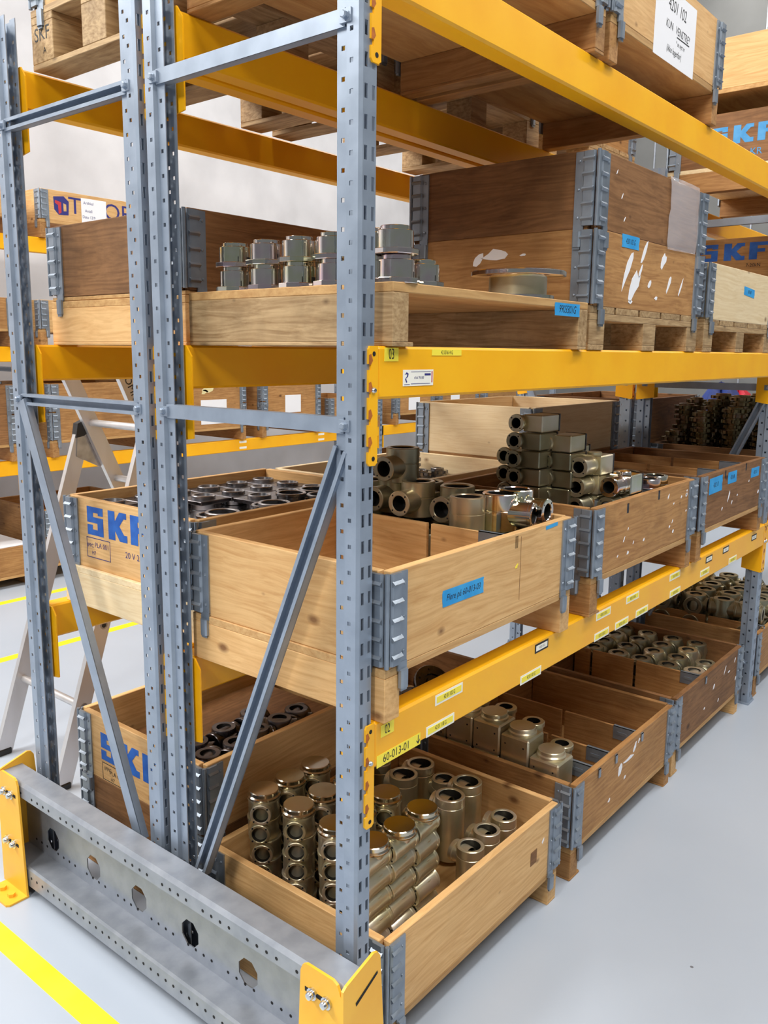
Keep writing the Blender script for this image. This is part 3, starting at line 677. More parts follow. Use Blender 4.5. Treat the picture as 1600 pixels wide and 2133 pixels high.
pallet(2820,605,z,778,582,110,W_DARK,'pallet on the lower shelf behind the toothed discs'); collar(2820,605,z+110,774,582,196,W_DARK,'dark lower collar behind the toothed discs'); collar(2820,605,z+306,774,582,200,W_DARK,'dark upper collar behind the toothed discs')
z=LV[1]
pallet(116,612,z,785,585,116,W_LIGHT,'light pine pallet at left on the middle shelf behind the posts',PLY,True)
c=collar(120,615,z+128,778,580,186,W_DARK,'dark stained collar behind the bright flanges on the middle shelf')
board(c,'skirt_board',778,580,10,(389,290,-6),0,PLY)
z=LV[2]
block_pallet(86,610,z,800,560,144,W_GREY,'block pallet stencilled SKF at the top left')
c=collar(90,614,z+144,790,552,196,W_LIGHT,'light collar at the top left above the stencilled pallet')
bp=[o for o in bpy.data.objects if o.get('label')=='block pallet stencilled SKF at the top left'][0]
write('SKF',46,INK,bp,(-.5,510,80),'L',0,1.0); write('A',22,INK,bp,(-.5,500,40),'L')
block_pallet(935,610,z,800,560,144,W_GREY,'block pallet on the upper shelf behind, seen through the beams')
collar(939,614,z+144,790,552,196,W_MID,'brown collar on the upper shelf behind, seen through the beams')
block_pallet(1785,610,z,800,560,144,W_GREY,'block pallet on the upper shelf behind the double collar box')
collar(1789,614,z+144,790,552,196,W_MID,'brown collar on the upper shelf behind the double collar box')

# ------------------------------------------------------------------ fittings
def pipe_end(mb, org, d, r, bore, depth, L, n=24, lip=3):
    """round pipe along d from its open face at org, with a bored mouth"""
    mb.lathe([(0,depth),(bore*.96,depth),(bore,2)],org,d,n,1)
    mb.lathe([(bore,2),(bore+1.5,0),(r-1.5,0),(r,1.5),(r,lip+6),(r-1.2,lip+7.5),(r-1.2,L),(0,L)],org,d,n)
def bolt_ring(org, axis, r, n=4, rr=2.6, off=-.4):
    mb=MB(); ax=Vector(axis); t=Vector((0,0,1)) if abs(ax.z)<.5 else Vector((1,0,0)); e1=ax.cross(t).normalized(); e2=ax.cross(e1)
    for k in range(n):
        a=2*math.pi*(k+.5)/n; p=Vector(org)+e1*(r*math.cos(a))+e2*(r*math.sin(a)); mb.cyl(p+ax*off,p+ax*.6,rr,8)
    return mb
def part_m(key,name,fn,mat,smooth=True): return cached((key,name),lambda:fn().mesh(name,[mat,BORE],smooth))
def assemble(name,label,cat,group,loc,rz,pieces,tilt=None):
    t=thing(name,label,cat,loc,rz,group)
    if tilt: t.rotation_euler=(tilt[0],tilt[1],rz)
    for nm,me,subs in pieces:
        p=obj(nm,me,t)
        for sn,sm in subs:
            q_=obj(sn,sm,p)
            if sn=='bolt_holes': q_['kind']='stuff'
    return t
PT=55.0
ORD=('first','second','third','fourth','fifth','sixth','seventh','eighth')
def f_capped(mat,top,longrun=False):
    k=('cap',mat.name,top,longrun)
    body=part_m(k,'body',lambda:MB().lathe(([(0,20),(28,20),(29,PT-12),(37,PT-3),(37,PT),(0,PT)] if top else [(0,10),(24,10),(24,PT-10),(0,PT-10)]) if longrun else [(0,0),(40,0),(41,2),(41,PT-10),(43,PT-7),(43,PT-1),(42,PT),(0,PT)],(0,0,0),(0,0,1),28),mat)
    def rb():
        mb=MB(); pipe_end(mb,(-54,0,PT*.46),(1,0,0),31 if longrun else 28,20,40,66); mb.lathe([(29.6,0),(29.6,29),(31.2,31),(31.2,39),(29,41),(17,41),(16.5,20),(0,20)],(0,0,PT*.46),(1,0,0),28); return mb
    run=part_m(k,'branch_pipe',rb,mat)
    bh=part_m(k,'bolt_hole',lambda:bolt_ring((-54,0,PT*.46),(1,0,0),25),HOLE,False)
    ps=[('body',body,[]),('branch_pipe',run,[('bolt_holes',bh)])]
    if top: ps.append(('cap',part_m(k,'cap',lambda:MB().lathe([(0,PT-1),(43,PT-1),(44,PT+1),(44,PT+5),(40,PT+8),(40,PT+17),(38,PT+19),(0,PT+19)],(0,0,0),(0,0,1),32),ZC),[]))
    return ps
for ix,x in enumerate((252,349,446)):
    for iy,y in enumerate((140,262,388,512)):
        for lv in range(5):
            top=lv==4
            assemble('tee_fitting',('capped tee fitting topping a stack, '+ORD[ix]+' row from the left board, '+ORD[iy]+' from the front' if top else 'tee fitting '+ORD[4-lv]+' below the cap, '+ORD[ix]+' row from the left board, '+ORD[iy]+' from the front'),'pipe fitting','tee fittings stacked in the nearest floor box' if not top else 'capped tee fittings on top of the stacks',(x+R_.uniform(-3,3),y+R_.uniform(-4,4),124+lv*PT),R_.uniform(-.03,.03)+(.06 if iy==0 else .62),f_capped(ZY,top,iy==0))
def f_open(mat,h,r=38,bore=28,br=28,bl=54):
    k=('open',mat.name,h,r)
    body=part_m(k,'body',lambda:MB().lathe([(0,20),(bore*.96,20),(bore,h-2)],(0,0,0),(0,0,1),28,1).lathe([(bore,h-2),(bore+1.5,h),(r-2,h),(r,h-2),(r,h-24),(r-1,h-25),(r-1,h-27),(r,h-28),(r,0),(0,0)],(0,0,0),(0,0,1),28),mat)
    def rb():
        mb=MB(); mb.lathe([(br,0),(br,bl-12),(br+2,bl-11),(br+2,bl),(bore*.7,bl),(bore*.68,10),(0,10)],(0,0,h-38),(0,1,0),22); return mb
    return [('body',body,[]),('branch_pipe',part_m(k,'branch_pipe',rb,mat),[])]
for i,(x,y,h) in enumerate(((594,88,140),(688,96,140),(783,100,138),(706,232,186),(802,236,188),(612,262,168),(712,404,190),(808,412,184),(815,328,160),(600,400,176),(560,505,176),(655,520,190),(752,530,172))):
    lb=('nearest of the three low ones by the front board','middle of the three low ones by the front board','farthest of the three low ones by the front board','left one of the tall pair','right one of the tall pair by the far board','behind the capped stacks','tall one half under the 60-013-01 sticker','tall one against the far board','low one between the tall pairs') 
    assemble('open_tee',('open-mouthed tube fitting, '+lb[i] if i<9 else 'open-mouthed tube fitting in the shaded back of the nearest floor box'),'pipe fitting','open-mouthed fittings in the nearest floor box',(x,y,124),R_.uniform(-.2,.2),f_open(ZY,h,43 if 3<=i<8 else 37,32 if 3<=i<8 else 27))
for k,x in enumerate((140,258,376)):
    mb=MB(); pipe_end(mb,(0,0,0),(1,0,0),21,14,30,92); mb.lathe([(21,92),(24,93),(24,104),(21,106),(21,112),(0,112)],(0,0,0),(1,0,0),20)
    tag(part('pipe_stub',mb,ZS,None,(x,34,208+28*k*.2),(0,0,.02),True),('pale pipe stub lying along the front board, nearest the hinge','pale pipe stub lying along the front board, middle one','pale pipe stub lying along the front board, farthest from the hinge')[k],'pipe fitting','pale pipe stubs behind the front board')

# cube valve bodies in the scraped brown floor box
def f_cube(mat,capped=True):
    k=('cube',mat.name,capped); s2=50
    body=part_m(k,'body',lambda:MB().cbox(-s2,s2,-s2,s2,0,100,5),mat,False)
    cap=part_m(k,'cap',lambda:MB().lathe([(44,98),(45,102),(45,108),(41,112),(41,122),(39,124),(0,124)] if capped else [(44,98),(44,114),(42,116),(28,116),(27,60),(0,60)],(0,0,0),(0,0,1),28),mat)
    fl=part_m(k,'side_flange',lambda:MB().lathe([(26,0),(26,16),(34,17),(34,28),(32,30),(18,30),(17,6),(0,6)],(s2,0,52),(1,0,0),24),mat)
    bh=part_m(k,'bolt_hole',lambda:MB().cyl((-s2-.4,-32,72),(-s2+.2,-32,72),3,8).cyl((-s2-.4,32,72),(-s2+.2,32,72),3,8).cyl((-s2-.4,-32,16),(-s2+.2,-32,16),3,8).cyl((-s2-.4,32,16),(-s2+.2,32,16),3,8),HOLE,False)
    rb=part_m(k,'rear_boss',lambda:MB().lathe([(0,20),(30,20),(32,24),(32,92),(36,94),(36,106),(34,108),(22,108)],(84,8,0),(0,0,1),24).lathe([(22,108),(21,70),(0,70)],(84,8,0),(0,0,1),24,1),mat)
    return [('body',body,[('bolt_holes',bh)]),('cap',cap,[]),('side_flange',fl,[]),('rear_boss',rb,[])]
for i,(x,y,z,cp) in enumerate(((1066,104,234,True),(1066,207,279,True),(1066,310,298,True),(1066,413,298,True),(1066,514,298,False))):
    assemble('valve_block',('cube valve block with round cap, lowest and nearest the front board','cube valve block with round cap, second from the front board','cube valve block with round cap, third from the front board','cube valve block with round cap, fourth from the front board','cube valve block with open mouth, half under the yellow beam')[i],'valve block','cube valve blocks in the scraped floor box',(x,y,z),0,f_cube(ZY,cp))
    if z>130: tag(part('spacer_block',MB().cbox(-49,49,-49,49,0,z-124,4),ZG,None,(x,y,124)),'square steel block under a cube valve body','steel block','spacer blocks under the valve bodies')

# lying tees in the dark chipped floor box and in the next one
def f_cross(mat,r=36,L=104,side=True):
    k=('cross',mat.name,r,side)
    def rb():
        mb=MB(); pipe_end(mb,(-L/2,0,r),(1,0,0),r*.92,r*.56,40,L/2); pipe_end(mb,(L/2,0,r),(-1,0,0),r*.92,r*.56,40,L/2); return mb
    body=part_m(k,'run_pipe',rb,mat)
    top=part_m(k,'top_boss',lambda:MB().lathe([(r,r*.2),(r,r*1.9),(r-2,r*2),(r*.6,r*2)],(0,0,0),(0,0,1),26).lathe([(r*.6,r*2),(r*.58,r*1.2),(0,r*1.2)],(0,0,0),(0,0,1),26,1),mat)
    low=part_m(k,'side_boss',lambda:(lambda m:(pipe_end(m,(0,-L*.48,r),(0,1,0),r*.7,r*.42,26,L*.4),m)[1])(MB()),mat)
    return [('run_pipe',body,[]),('top_boss',top,[])]+([('side_boss',low,[])] if side else [])
gc='tee fittings packed in the dark chipped floor box'
for ix,x in enumerate((2200,2315,2430,2540)):
    for iy,y in enumerate((60,170,280,390,500)):
        lift=0 if iy==0 and ix>1 else 62
        for lv in range(2):
            if lv==1 and lift==0: continue
            assemble('cross_fitting',('olive tee, dark chipped box top layer, ' if lv or not lift else 'olive tee, dark chipped box bottom layer, ')+ORD[ix]+' from divider, '+ORD[iy]+' from front','pipe fitting',gc,(x+R_.uniform(-5,5),y+R_.uniform(-5,5),124+lv*82),R_.uniform(-.05,.05),f_cross(ZG if (ix+iy)%3 else ZY,42,112,False))
gd='large tee fittings in the floor box at the right edge'
for ix,x in enumerate((2960,3085,3210,3335,3460)):
    for iy,y in enumerate((70,200,330,460)):
        for lv in range(3): assemble('cross_fitting','large olive tee fitting heaped in the floor box at the right edge','pipe fitting',gd,(x+R_.uniform(-8,8),y+R_.uniform(-8,8),124+lv*88),R_.choice((0,0,1.57))+R_.uniform(-.15,.15),f_cross(ZG,48,124))

# tees in the light pine box on the lower shelf
ge='tee fittings in the light pine Flere på box'
zb=LV[0]+110
def f_big(mat):
    k=('big',mat.name); h=96
    body=part_m(k,'body',lambda:MB().lathe([(0,30),(33,30),(34,h-3)],(0,0,0),(0,0,1),30,1).lathe([(34,h-3),(36,h),(44,h),(46,h-2),(46,h-40),(45,h-41),(45,h-43),(46,h-44),(46,2),(44,0),(0,0)],(0,0,0),(0,0,1),30),mat)
    def rb():
        mb=MB(); pipe_end(mb,(-92,0,h*.46),(1,0,0),34,21,46,80); mb.lathe([(34,20),(38,21),(38,30),(34,31)],(-92+54,0,h*.46),(1,0,0),24); return mb
    return [('body',body,[]),('branch_pipe',part_m(k,'branch_pipe',rb,mat),[('bolt_holes',part_m(k,'bolt_hole',lambda:bolt_ring((-92,0,h*.46),(1,0,0),28),HOLE,False))])]
BIG=[(700,98,1102,HP+.2,'foremost shiny tee, mouth pointing at the front board',ZS),(766,90,1106,HP+.05,'shiny tee in the front right corner by the hinge',ZS),
     (628,150,1096,3.4,'upright ring tee with tan side, left of the foremost tee',ZY),(688,222,1108,.12,'tee with dark mouth facing left beside the divider slot',ZG),
     (760,190,1086,2.6,'ring tee half hidden behind the foremost tee',ZG),(670,338,1112,.05,'tee with brassy mouth facing left, left of centre',ZY),
     (762,272,1096,2.2,'wide ring tee lying in the middle of the heap',ZG),(758,372,1098,1.0,'olive ring tee at the back of the heap',ZG),(684,432,1112,0,'tee with dark mouth beside the near post, lower row',ZG),
     (764,470,1100,-.3,'tee lying against the rear boards',ZG),(668,505,1100,.4,'ring tee in the rear corner',ZG)]
for x,y,z,rz,lb,mt in BIG: assemble('ring_tee',lb+' in the Flere på box','pipe fitting',ge,(x,y,z),rz,f_big(mt))
for x in (615,705,790):
    for y in (60,160,260,360,460): tag(part('tube_fitting',MB().lathe([(0,0),(38,0),(40,3),(40,120),(36,126),(0,126)],(0,0,0),(0,0,1),20),ZG,None,(x,y,960),smooth=True),'plain tube fitting buried under the tees in the Flere på box','pipe fitting','buried fittings in the Flere på box')
t=assemble('ring_tee','tee lying on top of the heap beside the near post, mouth to the left','pipe fitting',ge,(690,408,1196),.05,f_big(ZG))
assemble('open_tee','single ring fitting standing alone in the empty front half of the light pine box','pipe fitting',None,(300,250,zb+18),0,f_open(ZY,64,38,28,20,30))

# flanged valve bodies stacked on the lower shelf
def f_valve(mat):
    k=('valve',mat.name)
    def rb():
        mb=MB(); mb.lathe([(0,44),(14,44),(15,2)],(0,0,0),(1,0,0),26,1); mb.lathe([(15,2),(16,0),(25,0),(26,1.5),(26,8),(24.5,9),(21,10),(21,110),(0,110)],(0,0,0),(1,0,0),26); return mb
    return [('flanged_pipe',part_m(k,'flanged_pipe',rb,mat),[('bolt_holes',part_m(k,'bolt_hole',lambda:bolt_ring((0,0,0),(1,0,0),20.5,4,2.2),HOLE,False))]),
            ('block',part_m(k,'block',lambda:MB().cbox(18,116,-78,-14,-25,25,3),mat,False),[]),('end_plate',part_m(k,'end_plate',lambda:MB().cbox(116,121,-80,-12,-26,26,1),STEELD,False),[])]
gv='flanged valve bodies stacked on the lower shelf'
def vstack(x,y,z_top,n,where):
    for k in range(n):
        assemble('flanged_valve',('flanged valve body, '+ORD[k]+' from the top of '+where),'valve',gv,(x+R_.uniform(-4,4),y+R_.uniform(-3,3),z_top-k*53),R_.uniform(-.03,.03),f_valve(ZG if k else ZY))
vstack(1010,243,1350,8,'the tallest stack'); vstack(1082,182,1290,7,'the second stack'); vstack(1050,300,1245,6,'the half hidden stack at the back'); vstack(1250,250,1240,6,'the far stack'); 
def f_long(mat):
    k=('long',mat.name)
    def rb():
        mb=MB(); mb.lathe([(0,60),(16,60),(17,2)],(0,0,0),(1,0,0),26,1); mb.lathe([(17,2),(18,0),(29,0),(30,2),(30,9),(27,10),(27,66),(29,67),(29,74),(27,75),(27,84),(0,84)],(0,0,0),(1,0,0),26); return mb
    return [('flanged_pipe',part_m(k,'flanged_pipe',rb,mat),[('bolt_holes',part_m(k,'bolt_hole',lambda:bolt_ring((0,0,0),(1,0,0),23.5,4,2.4),HOLE,False))]),
            ('block',part_m(k,'block',lambda:MB().cbox(78,160,-36,36,-29,29,3),mat,False),[]),('top_boss',part_m(k,'top_boss',lambda:MB().lathe([(22,28),(22,36),(20,38),(0,38)],(104,0,0),(0,0,1),20),mat),[]),('end_plate',part_m(k,'end_plate',lambda:MB().cbox(160,165,-37,37,-30,30,1),STEELD,False),[])]
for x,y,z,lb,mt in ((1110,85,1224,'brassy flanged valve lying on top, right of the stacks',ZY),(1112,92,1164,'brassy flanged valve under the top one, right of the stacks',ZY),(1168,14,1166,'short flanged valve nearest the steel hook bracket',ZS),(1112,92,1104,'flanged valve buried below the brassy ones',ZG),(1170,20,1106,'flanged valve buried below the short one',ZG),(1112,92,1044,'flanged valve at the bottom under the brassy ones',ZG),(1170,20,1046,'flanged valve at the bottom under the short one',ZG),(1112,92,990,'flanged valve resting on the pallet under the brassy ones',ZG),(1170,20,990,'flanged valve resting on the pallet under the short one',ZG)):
    assemble('flanged_valve',lb,'valve',gv,(x,y,z),0,f_long(mt))
gf='ring fittings at the right of the valve body box'
for x,y,z in ((1500,30,1080),(1590,40,1080),(1520,140,1084),(1620,150,1080),(1490,250,1080),(1600,270,1082),(1500,380,1080),(1620,400,1080),(1370,60,1040),(1360,170,1050)):
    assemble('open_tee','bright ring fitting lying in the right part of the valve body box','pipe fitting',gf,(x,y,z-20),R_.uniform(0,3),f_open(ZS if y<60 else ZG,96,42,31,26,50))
    tag(part('round_spacer',MB().lathe([(0,0),(38,0),(40,3),(40,z-982),(0,z-980)],(0,0,0),(0,0,1),18),ZG,None,(x,y,960),smooth=True),'plain round base under the bright ring fittings','pipe fitting','bases under the ring fittings')

# bright flanges on the plywood platform
zd=LV[1]+116
def f_flange(mat):
    k=('flg',mat.name)
    hexa=part_m(k,'base_flange',lambda:MB().lathe([(0,0),(44,0),(45,1),(45,9),(44,10),(0,10)],(0,0,0),(0,0,1),10,0,.2),mat,False)
    hub=part_m(k,'hub',lambda:MB().lathe([(35,9),(35,42.5),(34,43.5),(28,43.5),(28,51),(27,52),(15,52),(14,30),(0,30)],(0,0,0),(0,0,1),30),mat)
    return [('base_flange',hexa,[]),('hub',hub,[('side_notch',part_m(k,'notch',lambda:MB().prism([(-10,-34.2),(14,-32.6),(22,-27.8),(20,-26),(-9,-30)],'xy',10.2,22),HOLE,False))])]
gb='bright stepped flanges on the plywood platform'
for row,x in enumerate((120,206)):
    for k,y in enumerate((438,340,243,146,50)):
        if row==1 and k==4: continue
        for lv in range(2):
            assemble('stepped_flange',('bright stepped flange on the plywood, '+('front' if row==0 else 'back')+' row, '+('bottom' if lv==0 else 'top')+' layer, '+ORD[k]+' from the left'),'flange',gb,(x+(6 if lv else 0),y+(8 if lv else 0),zd+lv*52),R_.uniform(-.5,.5),f_flange(ZS))
for lv,(x,y) in enumerate(((128,-2),(126,0))): assemble('stepped_flange',('lower','upper')[lv]+' bright flange of the pair just right of the near post','flange',gb,(x,y,zd+lv*53),.6+lv*.3,f_flange(ZS))
assemble('stepped_flange','single bright flange standing alone right of the pair','flange',gb,(228,12,zd),.2,f_flange(ZS))
assemble('stepped_flange','bright flange partly hidden behind the pair near the post','flange',gb,(250,130,zd),.2,f_flange(ZS))
t=thing('wheel_flange','wide pale gold wheel flange lying on the plywood platform','flange',(690,64,zd))
part('base_flange',MB().lathe([(0,0),(86,0),(88,2),(88,10),(70,12),(0,12)],(0,0,0),(0,0,1),48),ZS,t,smooth=True)
part('drum',MB().lathe([(70,11),(70,54),(72,56)],(0,0,0),(0,0,1),48),ZY,t,smooth=True)
part('rim',MB().lathe([(70,52),(112,54),(115,56),(115,65),(113,67),(60,67),(58,20),(0,20)],(0,0,0),(0,0,1),48),ZS,t,smooth=True)

# dark hubs and rings in the SKF box on the left lower shelf
zs=LV[0]+112+150
sh=part('sheet',MB().box(0,720,0,530,0,3),PAPER,None,(150,632,zs-46)); tag(sh,'white sheet lying under the dark hubs in the SKF box','sheet')
spc=part('filler_box',MB().cbox(0,720,0,530,0,90,3),W_MID,None,(150,632,LV[0]+112)); tag(spc,'wooden filler under the white sheet in the SKF box','filler box')
def f_hub(mat):
    k=('hub',mat.name)
    return [('square_plate',part_m(k,'square_plate',lambda:MB().cbox(-56,56,-56,56,52,64,2),mat,False),[]),('hub',part_m(k,'hub',lambda:MB().lathe([(0,0),(40,0),(41,2),(41,30),(38,33),(38,53)],(0,0,0),(0,0,1),28),STEEL),[]),
            ('top_ring',part_m(k,'top_ring',lambda:MB().lathe([(36,63),(36,72),(34,74),(28,74),(26,66),(0,64)],(0,0,0),(0,0,1),28),STEEL),[])]
for ix in range(6):
    for iy in range(3):
        if iy==0 and ix<3: continue
        if iy==1 and ix<2: continue
        assemble('square_hub','dark square-flanged hub on white sheet, '+ORD[ix]+' from the left, '+ORD[iy]+' row from front','hub','dark square-flanged hubs in the SKF box',(215+ix*118,860+iy*118,zs-43),R_.uniform(-.05,.05),f_hub(STEELD))
ringm=cached('ringm',lambda:MB().lathe([(40,0),(42,2),(42,12),(46,14),(46,20),(44,22),(38,22),(36,20),(36,2),(40,0)],(0,0,0),(0,0,1),30).mesh('ring',STEEL,True))
for x,y,n in ((262,668,4),(352,668,3),(452,672,4),(552,664,3),(642,668,4),(732,664,4),(800,670,3),(300,752,3),(400,760,2),(500,752,3),(600,756,4),(700,756,4),(790,760,4)):
    for k in range(n): tag(obj('bearing_ring',ringm,None,(x+R_.uniform(-4,4),y+R_.uniform(-4,4),zs-43+k*22)),'dark steel ring stacked along the front board of the SKF box','ring','stacked steel rings in the SKF box')
# shiny toothed flanges in the pale box behind
def gear(r,th,n,mat,key):
    def fn():
        poly=[]
        for i in range(n):
            for a,rr in ((0,r*.84),(.28,r*.84),(.36,r),(.82,r),(.9,r*.84)): t_=2*math.pi*(i+a)/n; poly.append((rr*math.cos(t_),rr*math.sin(t_)))
        mb=MB().prism(poly,'xy',0,th); mb.lathe([(r*.62,th),(r*.62,th+8),(r*.58,th+10),(r*.36,th+10),(r*.34,th-2),(0,th-2)],(0,0,0),(0,0,1),24); return mb.mesh('toothed_flange',mat,False)
    return cached(('gear',key),fn)
g1=gear(44,12,8,STEEL,'a')
for x,y,n in ((1010,1080,6),(1110,1100,6),(1215,1110,6),(1320,1110,6),(1420,1110,6),(1510,1100,6),(1600,1070,9),(1640,960,6),(1560,980,6),(1460,1000,6),(1360,1010,6),(1260,1010,6),(1160,1000,6),(1640,850,5),(1540,870,5)):
    for k in range(n): tag(obj('toothed_flange',g1,None,(x+R_.uniform(-5,5),y+R_.uniform(-5,5),LV[0]+128+k*22),(0,0,R_.uniform(0,3))),'shiny toothed flange stacked in the pale box behind the tees','flange','shiny toothed flanges in the pale box')
g2=gear(58,14,12,ZD,'b'); g3=gear(50,14,10,ZD,'c')
for x,y,n in ((2900,60,13),(3030,70,15),(3160,60,16),(3290,70,16),(2890,190,15),(3020,200,17),(3150,200,16),(3290,200,17),(2890,330,14),(3020,330,16),(3150,330,17),(2890,460,10),(3020,460,15),(3150,460,16)):
    for k in range(n): tag(obj('toothed_disc',(g2,g3)[(k)%2],None,(x+R_.uniform(-5,5),y+R_.uniform(-5,5),LV[0]+128+k*24),(0,0,R_.uniform(0,3))),'gold toothed disc in the tall stacks of the next bay','disc','stacked toothed discs in the next bay')
# dark tees in the old SKF floor box, wheel discs behind
for x,y,z in ((210,690,420),(300,680,424),(390,690,430),(470,680,436),(250,790,410),(360,800,410),(470,800,420),(560,700,430)):
    assemble('cross_fitting','dark tee fitting lying in the old SKF floor box','pipe fitting','dark tee fittings in the old SKF floor box',(x,y,z-16),R_.uniform(0,3),f_cross(STEELD,36,104))
fb_=part('filler_box',MB().cbox(0,640,0,480,0,270,3),W_DARK,None,(160,640,118)); tag(fb_,'wooden filler under the dark tees in the old SKF floor box','filler box')
for x,y,z,lb in ((1300,720,330,'dark drilled wheel disc leaning over the floor box behind, right one'),(1170,690,322,'dark wheel disc lying left of the drilled one behind the 02 beam')):
    t=thing('wheel_disc',lb,'wheel disc',(x,y,z)); t.rotation_euler=(.7 if x>1200 else .15,-.3 if x>1200 else 0,0)
    part('disc',MB().lathe([(0,-12),(74,-12),(76,-9),(76,6),(74,9),(40,9),(38,3),(30,3),(28,14),(14,14),(13,0),(0,0)],(0,0,0),(0,0,1),40),STEELD,t,smooth=True)
    part('bolt_holes',bolt_ring((0,0,9),(0,0,1),58,6,4,-.2),HOLE,t)['kind']='stuff'
    tag(part('filler_block',MB().cbox(-60,60,-60,60,0,z-175,3),W_DARK,None,(x,y,118)),'wooden block under '+lb.split(',')[0],'block')

# ------------------------------------------------------------------ far rack across the aisle
YC=4280
def far_beam(x0,x1,z,label):
    t=thing('rack_crossbeam',label,'rack beam',(x0,YC,z),0,'beams of the far rack'); L=x1-x0
    part('beam_tube',MB().cbox(0,L,0,50,-96,0,4),YEL,t)
    for x in (0,L-5): part('connector',MB().prism([(0,-218),(60,-205),(60,-30),(45,0),(0,0)],'yz',x,x+5),YEL,t)
    for x in (L*.24,L*.5,L*.76):
        for zz in (-22,-70): part('sticker',MB().box(x,x+78,-.6,0,zz-9,zz+9),STICKW,t)
for x0,x1,nm in ((1700,5330,'left'),(5400,8900,'right')):
    for i,z in enumerate(LV): far_beam(x0,x1,z,NM[i]+' yellow beam of the far rack, '+nm+' bay')
far_beam(-1900,1640,LV[0],'lower yellow beam of the far rack at the left picture edge'); far_beam(-1900,1640,LV[1],'middle yellow beam of the far rack at the left picture edge'); far_beam(-1900,1640,LV[2],'upper yellow beam of the far rack at the left picture edge')
for x,lb in ((1648,'far rack upright behind the left posts'),(5342,'far rack upright seen past the near post under the 03 beam'),(8910,'last far rack upright near the dark wall')): 
    rack_frame_=thing('rack_upright',lb,'rack upright',(x,YC+4,0),0,'galvanised rack uprights')
    for loc,rz in (((0,0,0),0),((UW,FD,0),math.pi)):
        u=obj('post',UPR,rack_frame_,loc,(0,0,rz)); md=u.modifiers.new('sheet','SOLIDIFY'); md.thickness=.0024; md.offset=-1
    mb=MB(); c_channel(mb,(4,40,1416),(4,FD-40,1416),30,20,True); part('brace',mb,GALV,rack_frame_)
def farbox(x0,W,z,layers,mat,lab,D=700,ph=112,paper=None):
    pallet(x0-4,YC-30,z,W+8,D,ph,W_MID,'pallet under '+lab,None,False,'pallets of the far rack')
    cs=[]
    for k in range(layers): cs.append(collar(x0,YC-30,z+ph+k*190,W,D,190,mat,('upper ' if k else 'lower ' if layers>1 else '')+'collar, '+lab,'collars of the far rack'))
    if paper: patch('paper_label',rect(paper[2],paper[3]),PAPER,cs[-1],(paper[0],-.3,paper[1]),label='white paper label')
    return cs
farbox(1845,790,LV[0],2,W_MID,'far rack box behind the ladder'); 
b_=farbox(2760,800,LV[0],2,W_MID,'far rack box with peeled white label',paper=(470,-60,260,190)); torn(b_[1],[(420,120,150,60),(380,100,80,40)],PAPERC)
farbox(3750,700,LV[0],2,W_MID,'far rack box with small white paper',paper=(360,-30,190,150)); farbox(4580,720,LV[0],1,W_MID,'single far rack box left of the far upright')
farbox(5560,640,LV[0],1,W_MID,'far rack box with list paper right of the far upright',paper=(300,112,190,170)); farbox(6300,760,LV[0],1,W_MID,'farthest far rack box with white paper',paper=(300,140,170,90)); farbox(7200,760,LV[0],1,W_MID,'last far rack box by the dark wall')
farbox(900,700,LV[0],2,W_DARK,'dark far rack box at the left picture edge'); farbox(940,700,LV[1],1,W_MID,'far rack box at left edge on the middle shelf'); farbox(1805,790,LV[1],1,W_LIGHT,'far rack box on the middle shelf behind the left pallet'); farbox(2700,790,LV[1],1,W_MID,'second far rack box on the middle shelf')
farbox(960,700,LV[2],1,W_LIGHT,'far rack box at left edge on the upper shelf')
tb=farbox(1845,760,LV[2],1,W_LIGHT,'far rack box with navy lettering and white sheet')[0]
write('T',150,NAVY,tb,(250,-.6,105),'F',0,1.1); write('OR',150,NAVY,tb,(580,-.6,100),'F',0,1.1)
part('logo_block',MB().prism([(100,70),(130,40),(200,44),(206,130),(170,160),(96,150)],'xz',-.6,0),NAVY,tb); part('logo_mark',MB().prism([(108,130),(150,120),(150,56),(130,44),(128,100),(106,112)],'xz',-.9,-.6),REDP,tb); part('logo_gap',MB().prism([(166,66),(186,68),(186,110),(166,116)],'xz',-.9,-.6),W_LIGHT,tb)
pp=patch('paper_sheet',rect(190,160),PAPER,tb,(390,-1.2,88),label='white delivery sheet')
for s_,zz in (('Artikkel',50),('Antall',0),('Dato 12/9',-40)): write(s_,26,NAVY,pp,(-40,zz,.9),'F',0,.9).rotation_euler=(0,0,0)
farbox(1750,790,0,2,W_MID,'floor box of the far rack behind the ladder legs',ph=104); farbox(900,760,0,1,W_MID,'far floor box at the left edge under a white sheet',ph=80)
tag(part('sheet',MB().box(0,740,0,680,0,4),PAPER,None,(910,YC-20,272)),'white sheet covering the far floor box at the left edge','sheet')
farbox(2700,790,0,1,W_DARK,'second floor box of the far rack'); farbox(3700,790,0,1,W_DARK,'third floor box of the far rack'); farbox(5560,790,0,2,W_MID,'floor box of the far rack right of the far upright')

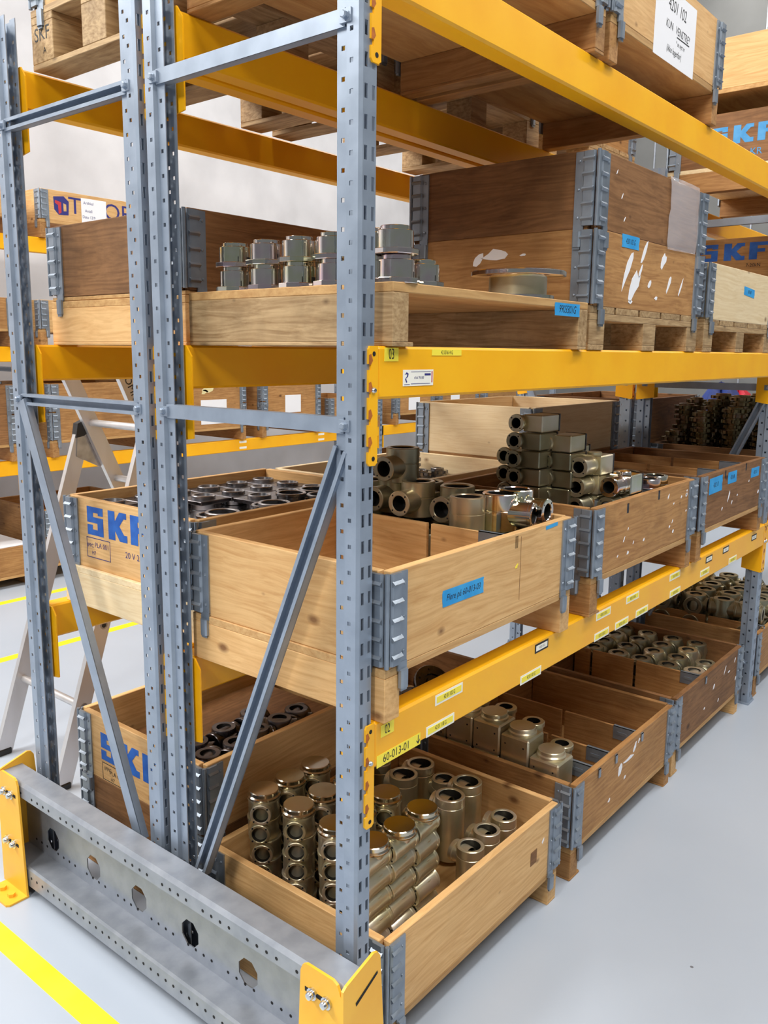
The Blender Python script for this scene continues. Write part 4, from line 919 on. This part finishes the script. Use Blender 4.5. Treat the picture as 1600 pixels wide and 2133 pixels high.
# ------------------------------------------------------------------ folding ladder in the cross aisle
def ladder():
    t=thing('folding_ladder','aluminium folding ladder standing in the aisle behind the left posts','ladder',(300,1620,0))
    def rail(y,p0,p1,nm): part(nm,MB().bar((p0[0],y,p0[1]),(p1[0],y,p1[1]),22,62,(0.9,0,.3)),ALU,t)
    H=(400,1190)
    for y in (0,420):
        rail(y,(0,6),(H[0]+6,H[1]+30),'leg_rail'); rail(y+(24 if y==0 else -24),(310,1536),(967,60),'climbing_rail')
        part('hinge_plate',MB().prism([(H[0]-20,H[1]+46),(H[0]+28,H[1]+10),(H[0]+104,H[1]-100),(H[0]+70,H[1]-110),(H[0]-30,H[1]-60)],'xz',y-15,y-11),STEEL,t)
        part('hinge_knob',MB().prism([(H[0]-30,H[1]+14),(H[0]-20,H[1]+70),(H[0]+24,H[1]+88),(H[0]+34,H[1]+40),(H[0]+6,H[1]+20)],'xz',y-18,y+14),BLACK,t)
        part('foot',MB().cbox(-34,30,y-16,y+16,0,24,4),BLACK,t)
    for k in range(1,4):
        f_=k/4.2; part('rung',MB().cyl((H[0]*f_+2,0,H[1]*f_),(H[0]*f_+2,420,H[1]*f_),14,12),ALU,t,smooth=True)
        part('rung_end',MB().cyl((H[0]*f_+2,-12,H[1]*f_),(H[0]*f_+2,-10.5,H[1]*f_),15,12).cyl((H[0]*f_+2,-12.6,H[1]*f_),(H[0]*f_+2,-11.9,H[1]*f_),9,12,1),[STEEL,BLACK],t)
    for k in range(1,6):
        f_=.12+k/7; part('rung',MB().cyl((242+725*f_,24,1690-1630*f_),(242+725*f_,396,1690-1630*f_),14,12),ALU,t,smooth=True)
    o=write('OMRAD',40,INK,t,(376,11,1388),'F',-1.15,1.0); o.location.y=12.2*S
    return t
ladder()

# ------------------------------------------------------------------ sacks on the shaded box behind the toothed discs
def sack(name,label,col,loc,rx,ry,rz):
    mb=MB(); n,m=18,10; vs=[]; fs=[]
    for j in range(m+1):
        t_=math.pi*j/m
        for i in range(n):
            a=2*math.pi*i/n; k=1+.12*math.sin(3*a+2*t_)+.08*math.sin(7*a-3*t_)+R_.uniform(-.03,.03)
            vs.append((rx*k*math.sin(t_)*math.cos(a),ry*k*math.sin(t_)*math.sin(a),max(0,rz*(1-math.cos(t_))*.5*(1+.1*math.sin(5*a)))))
    for j in range(m):
        for i in range(n): fs.append((j*n+i,j*n+(i+1)%n,(j+1)*n+(i+1)%n,(j+1)*n+i))
    mb.add(vs,fs); tag(part(name,mb,plain(name+'_cloth',col,.6),None,loc,smooth=True),label,'sack')
pallet(4560,607,LV[0],780,580,110,W_DARK,'pallet under the red and blue sacks in the far shade'); collar(4563,609,LV[0]+110,774,578,196,W_DARK,'dark collar holding red and blue sacks in the far shade')
sack('red_sack','crumpled red sack in the far shade under the middle yellow beam',srgb(196,40,62),(4960,800,LV[0]+110),130,120,360)
sack('blue_sack','crumpled blue sack beside the red one in the far shade',srgb(34,58,130),(4720,840,LV[0]+110),130,150,400)
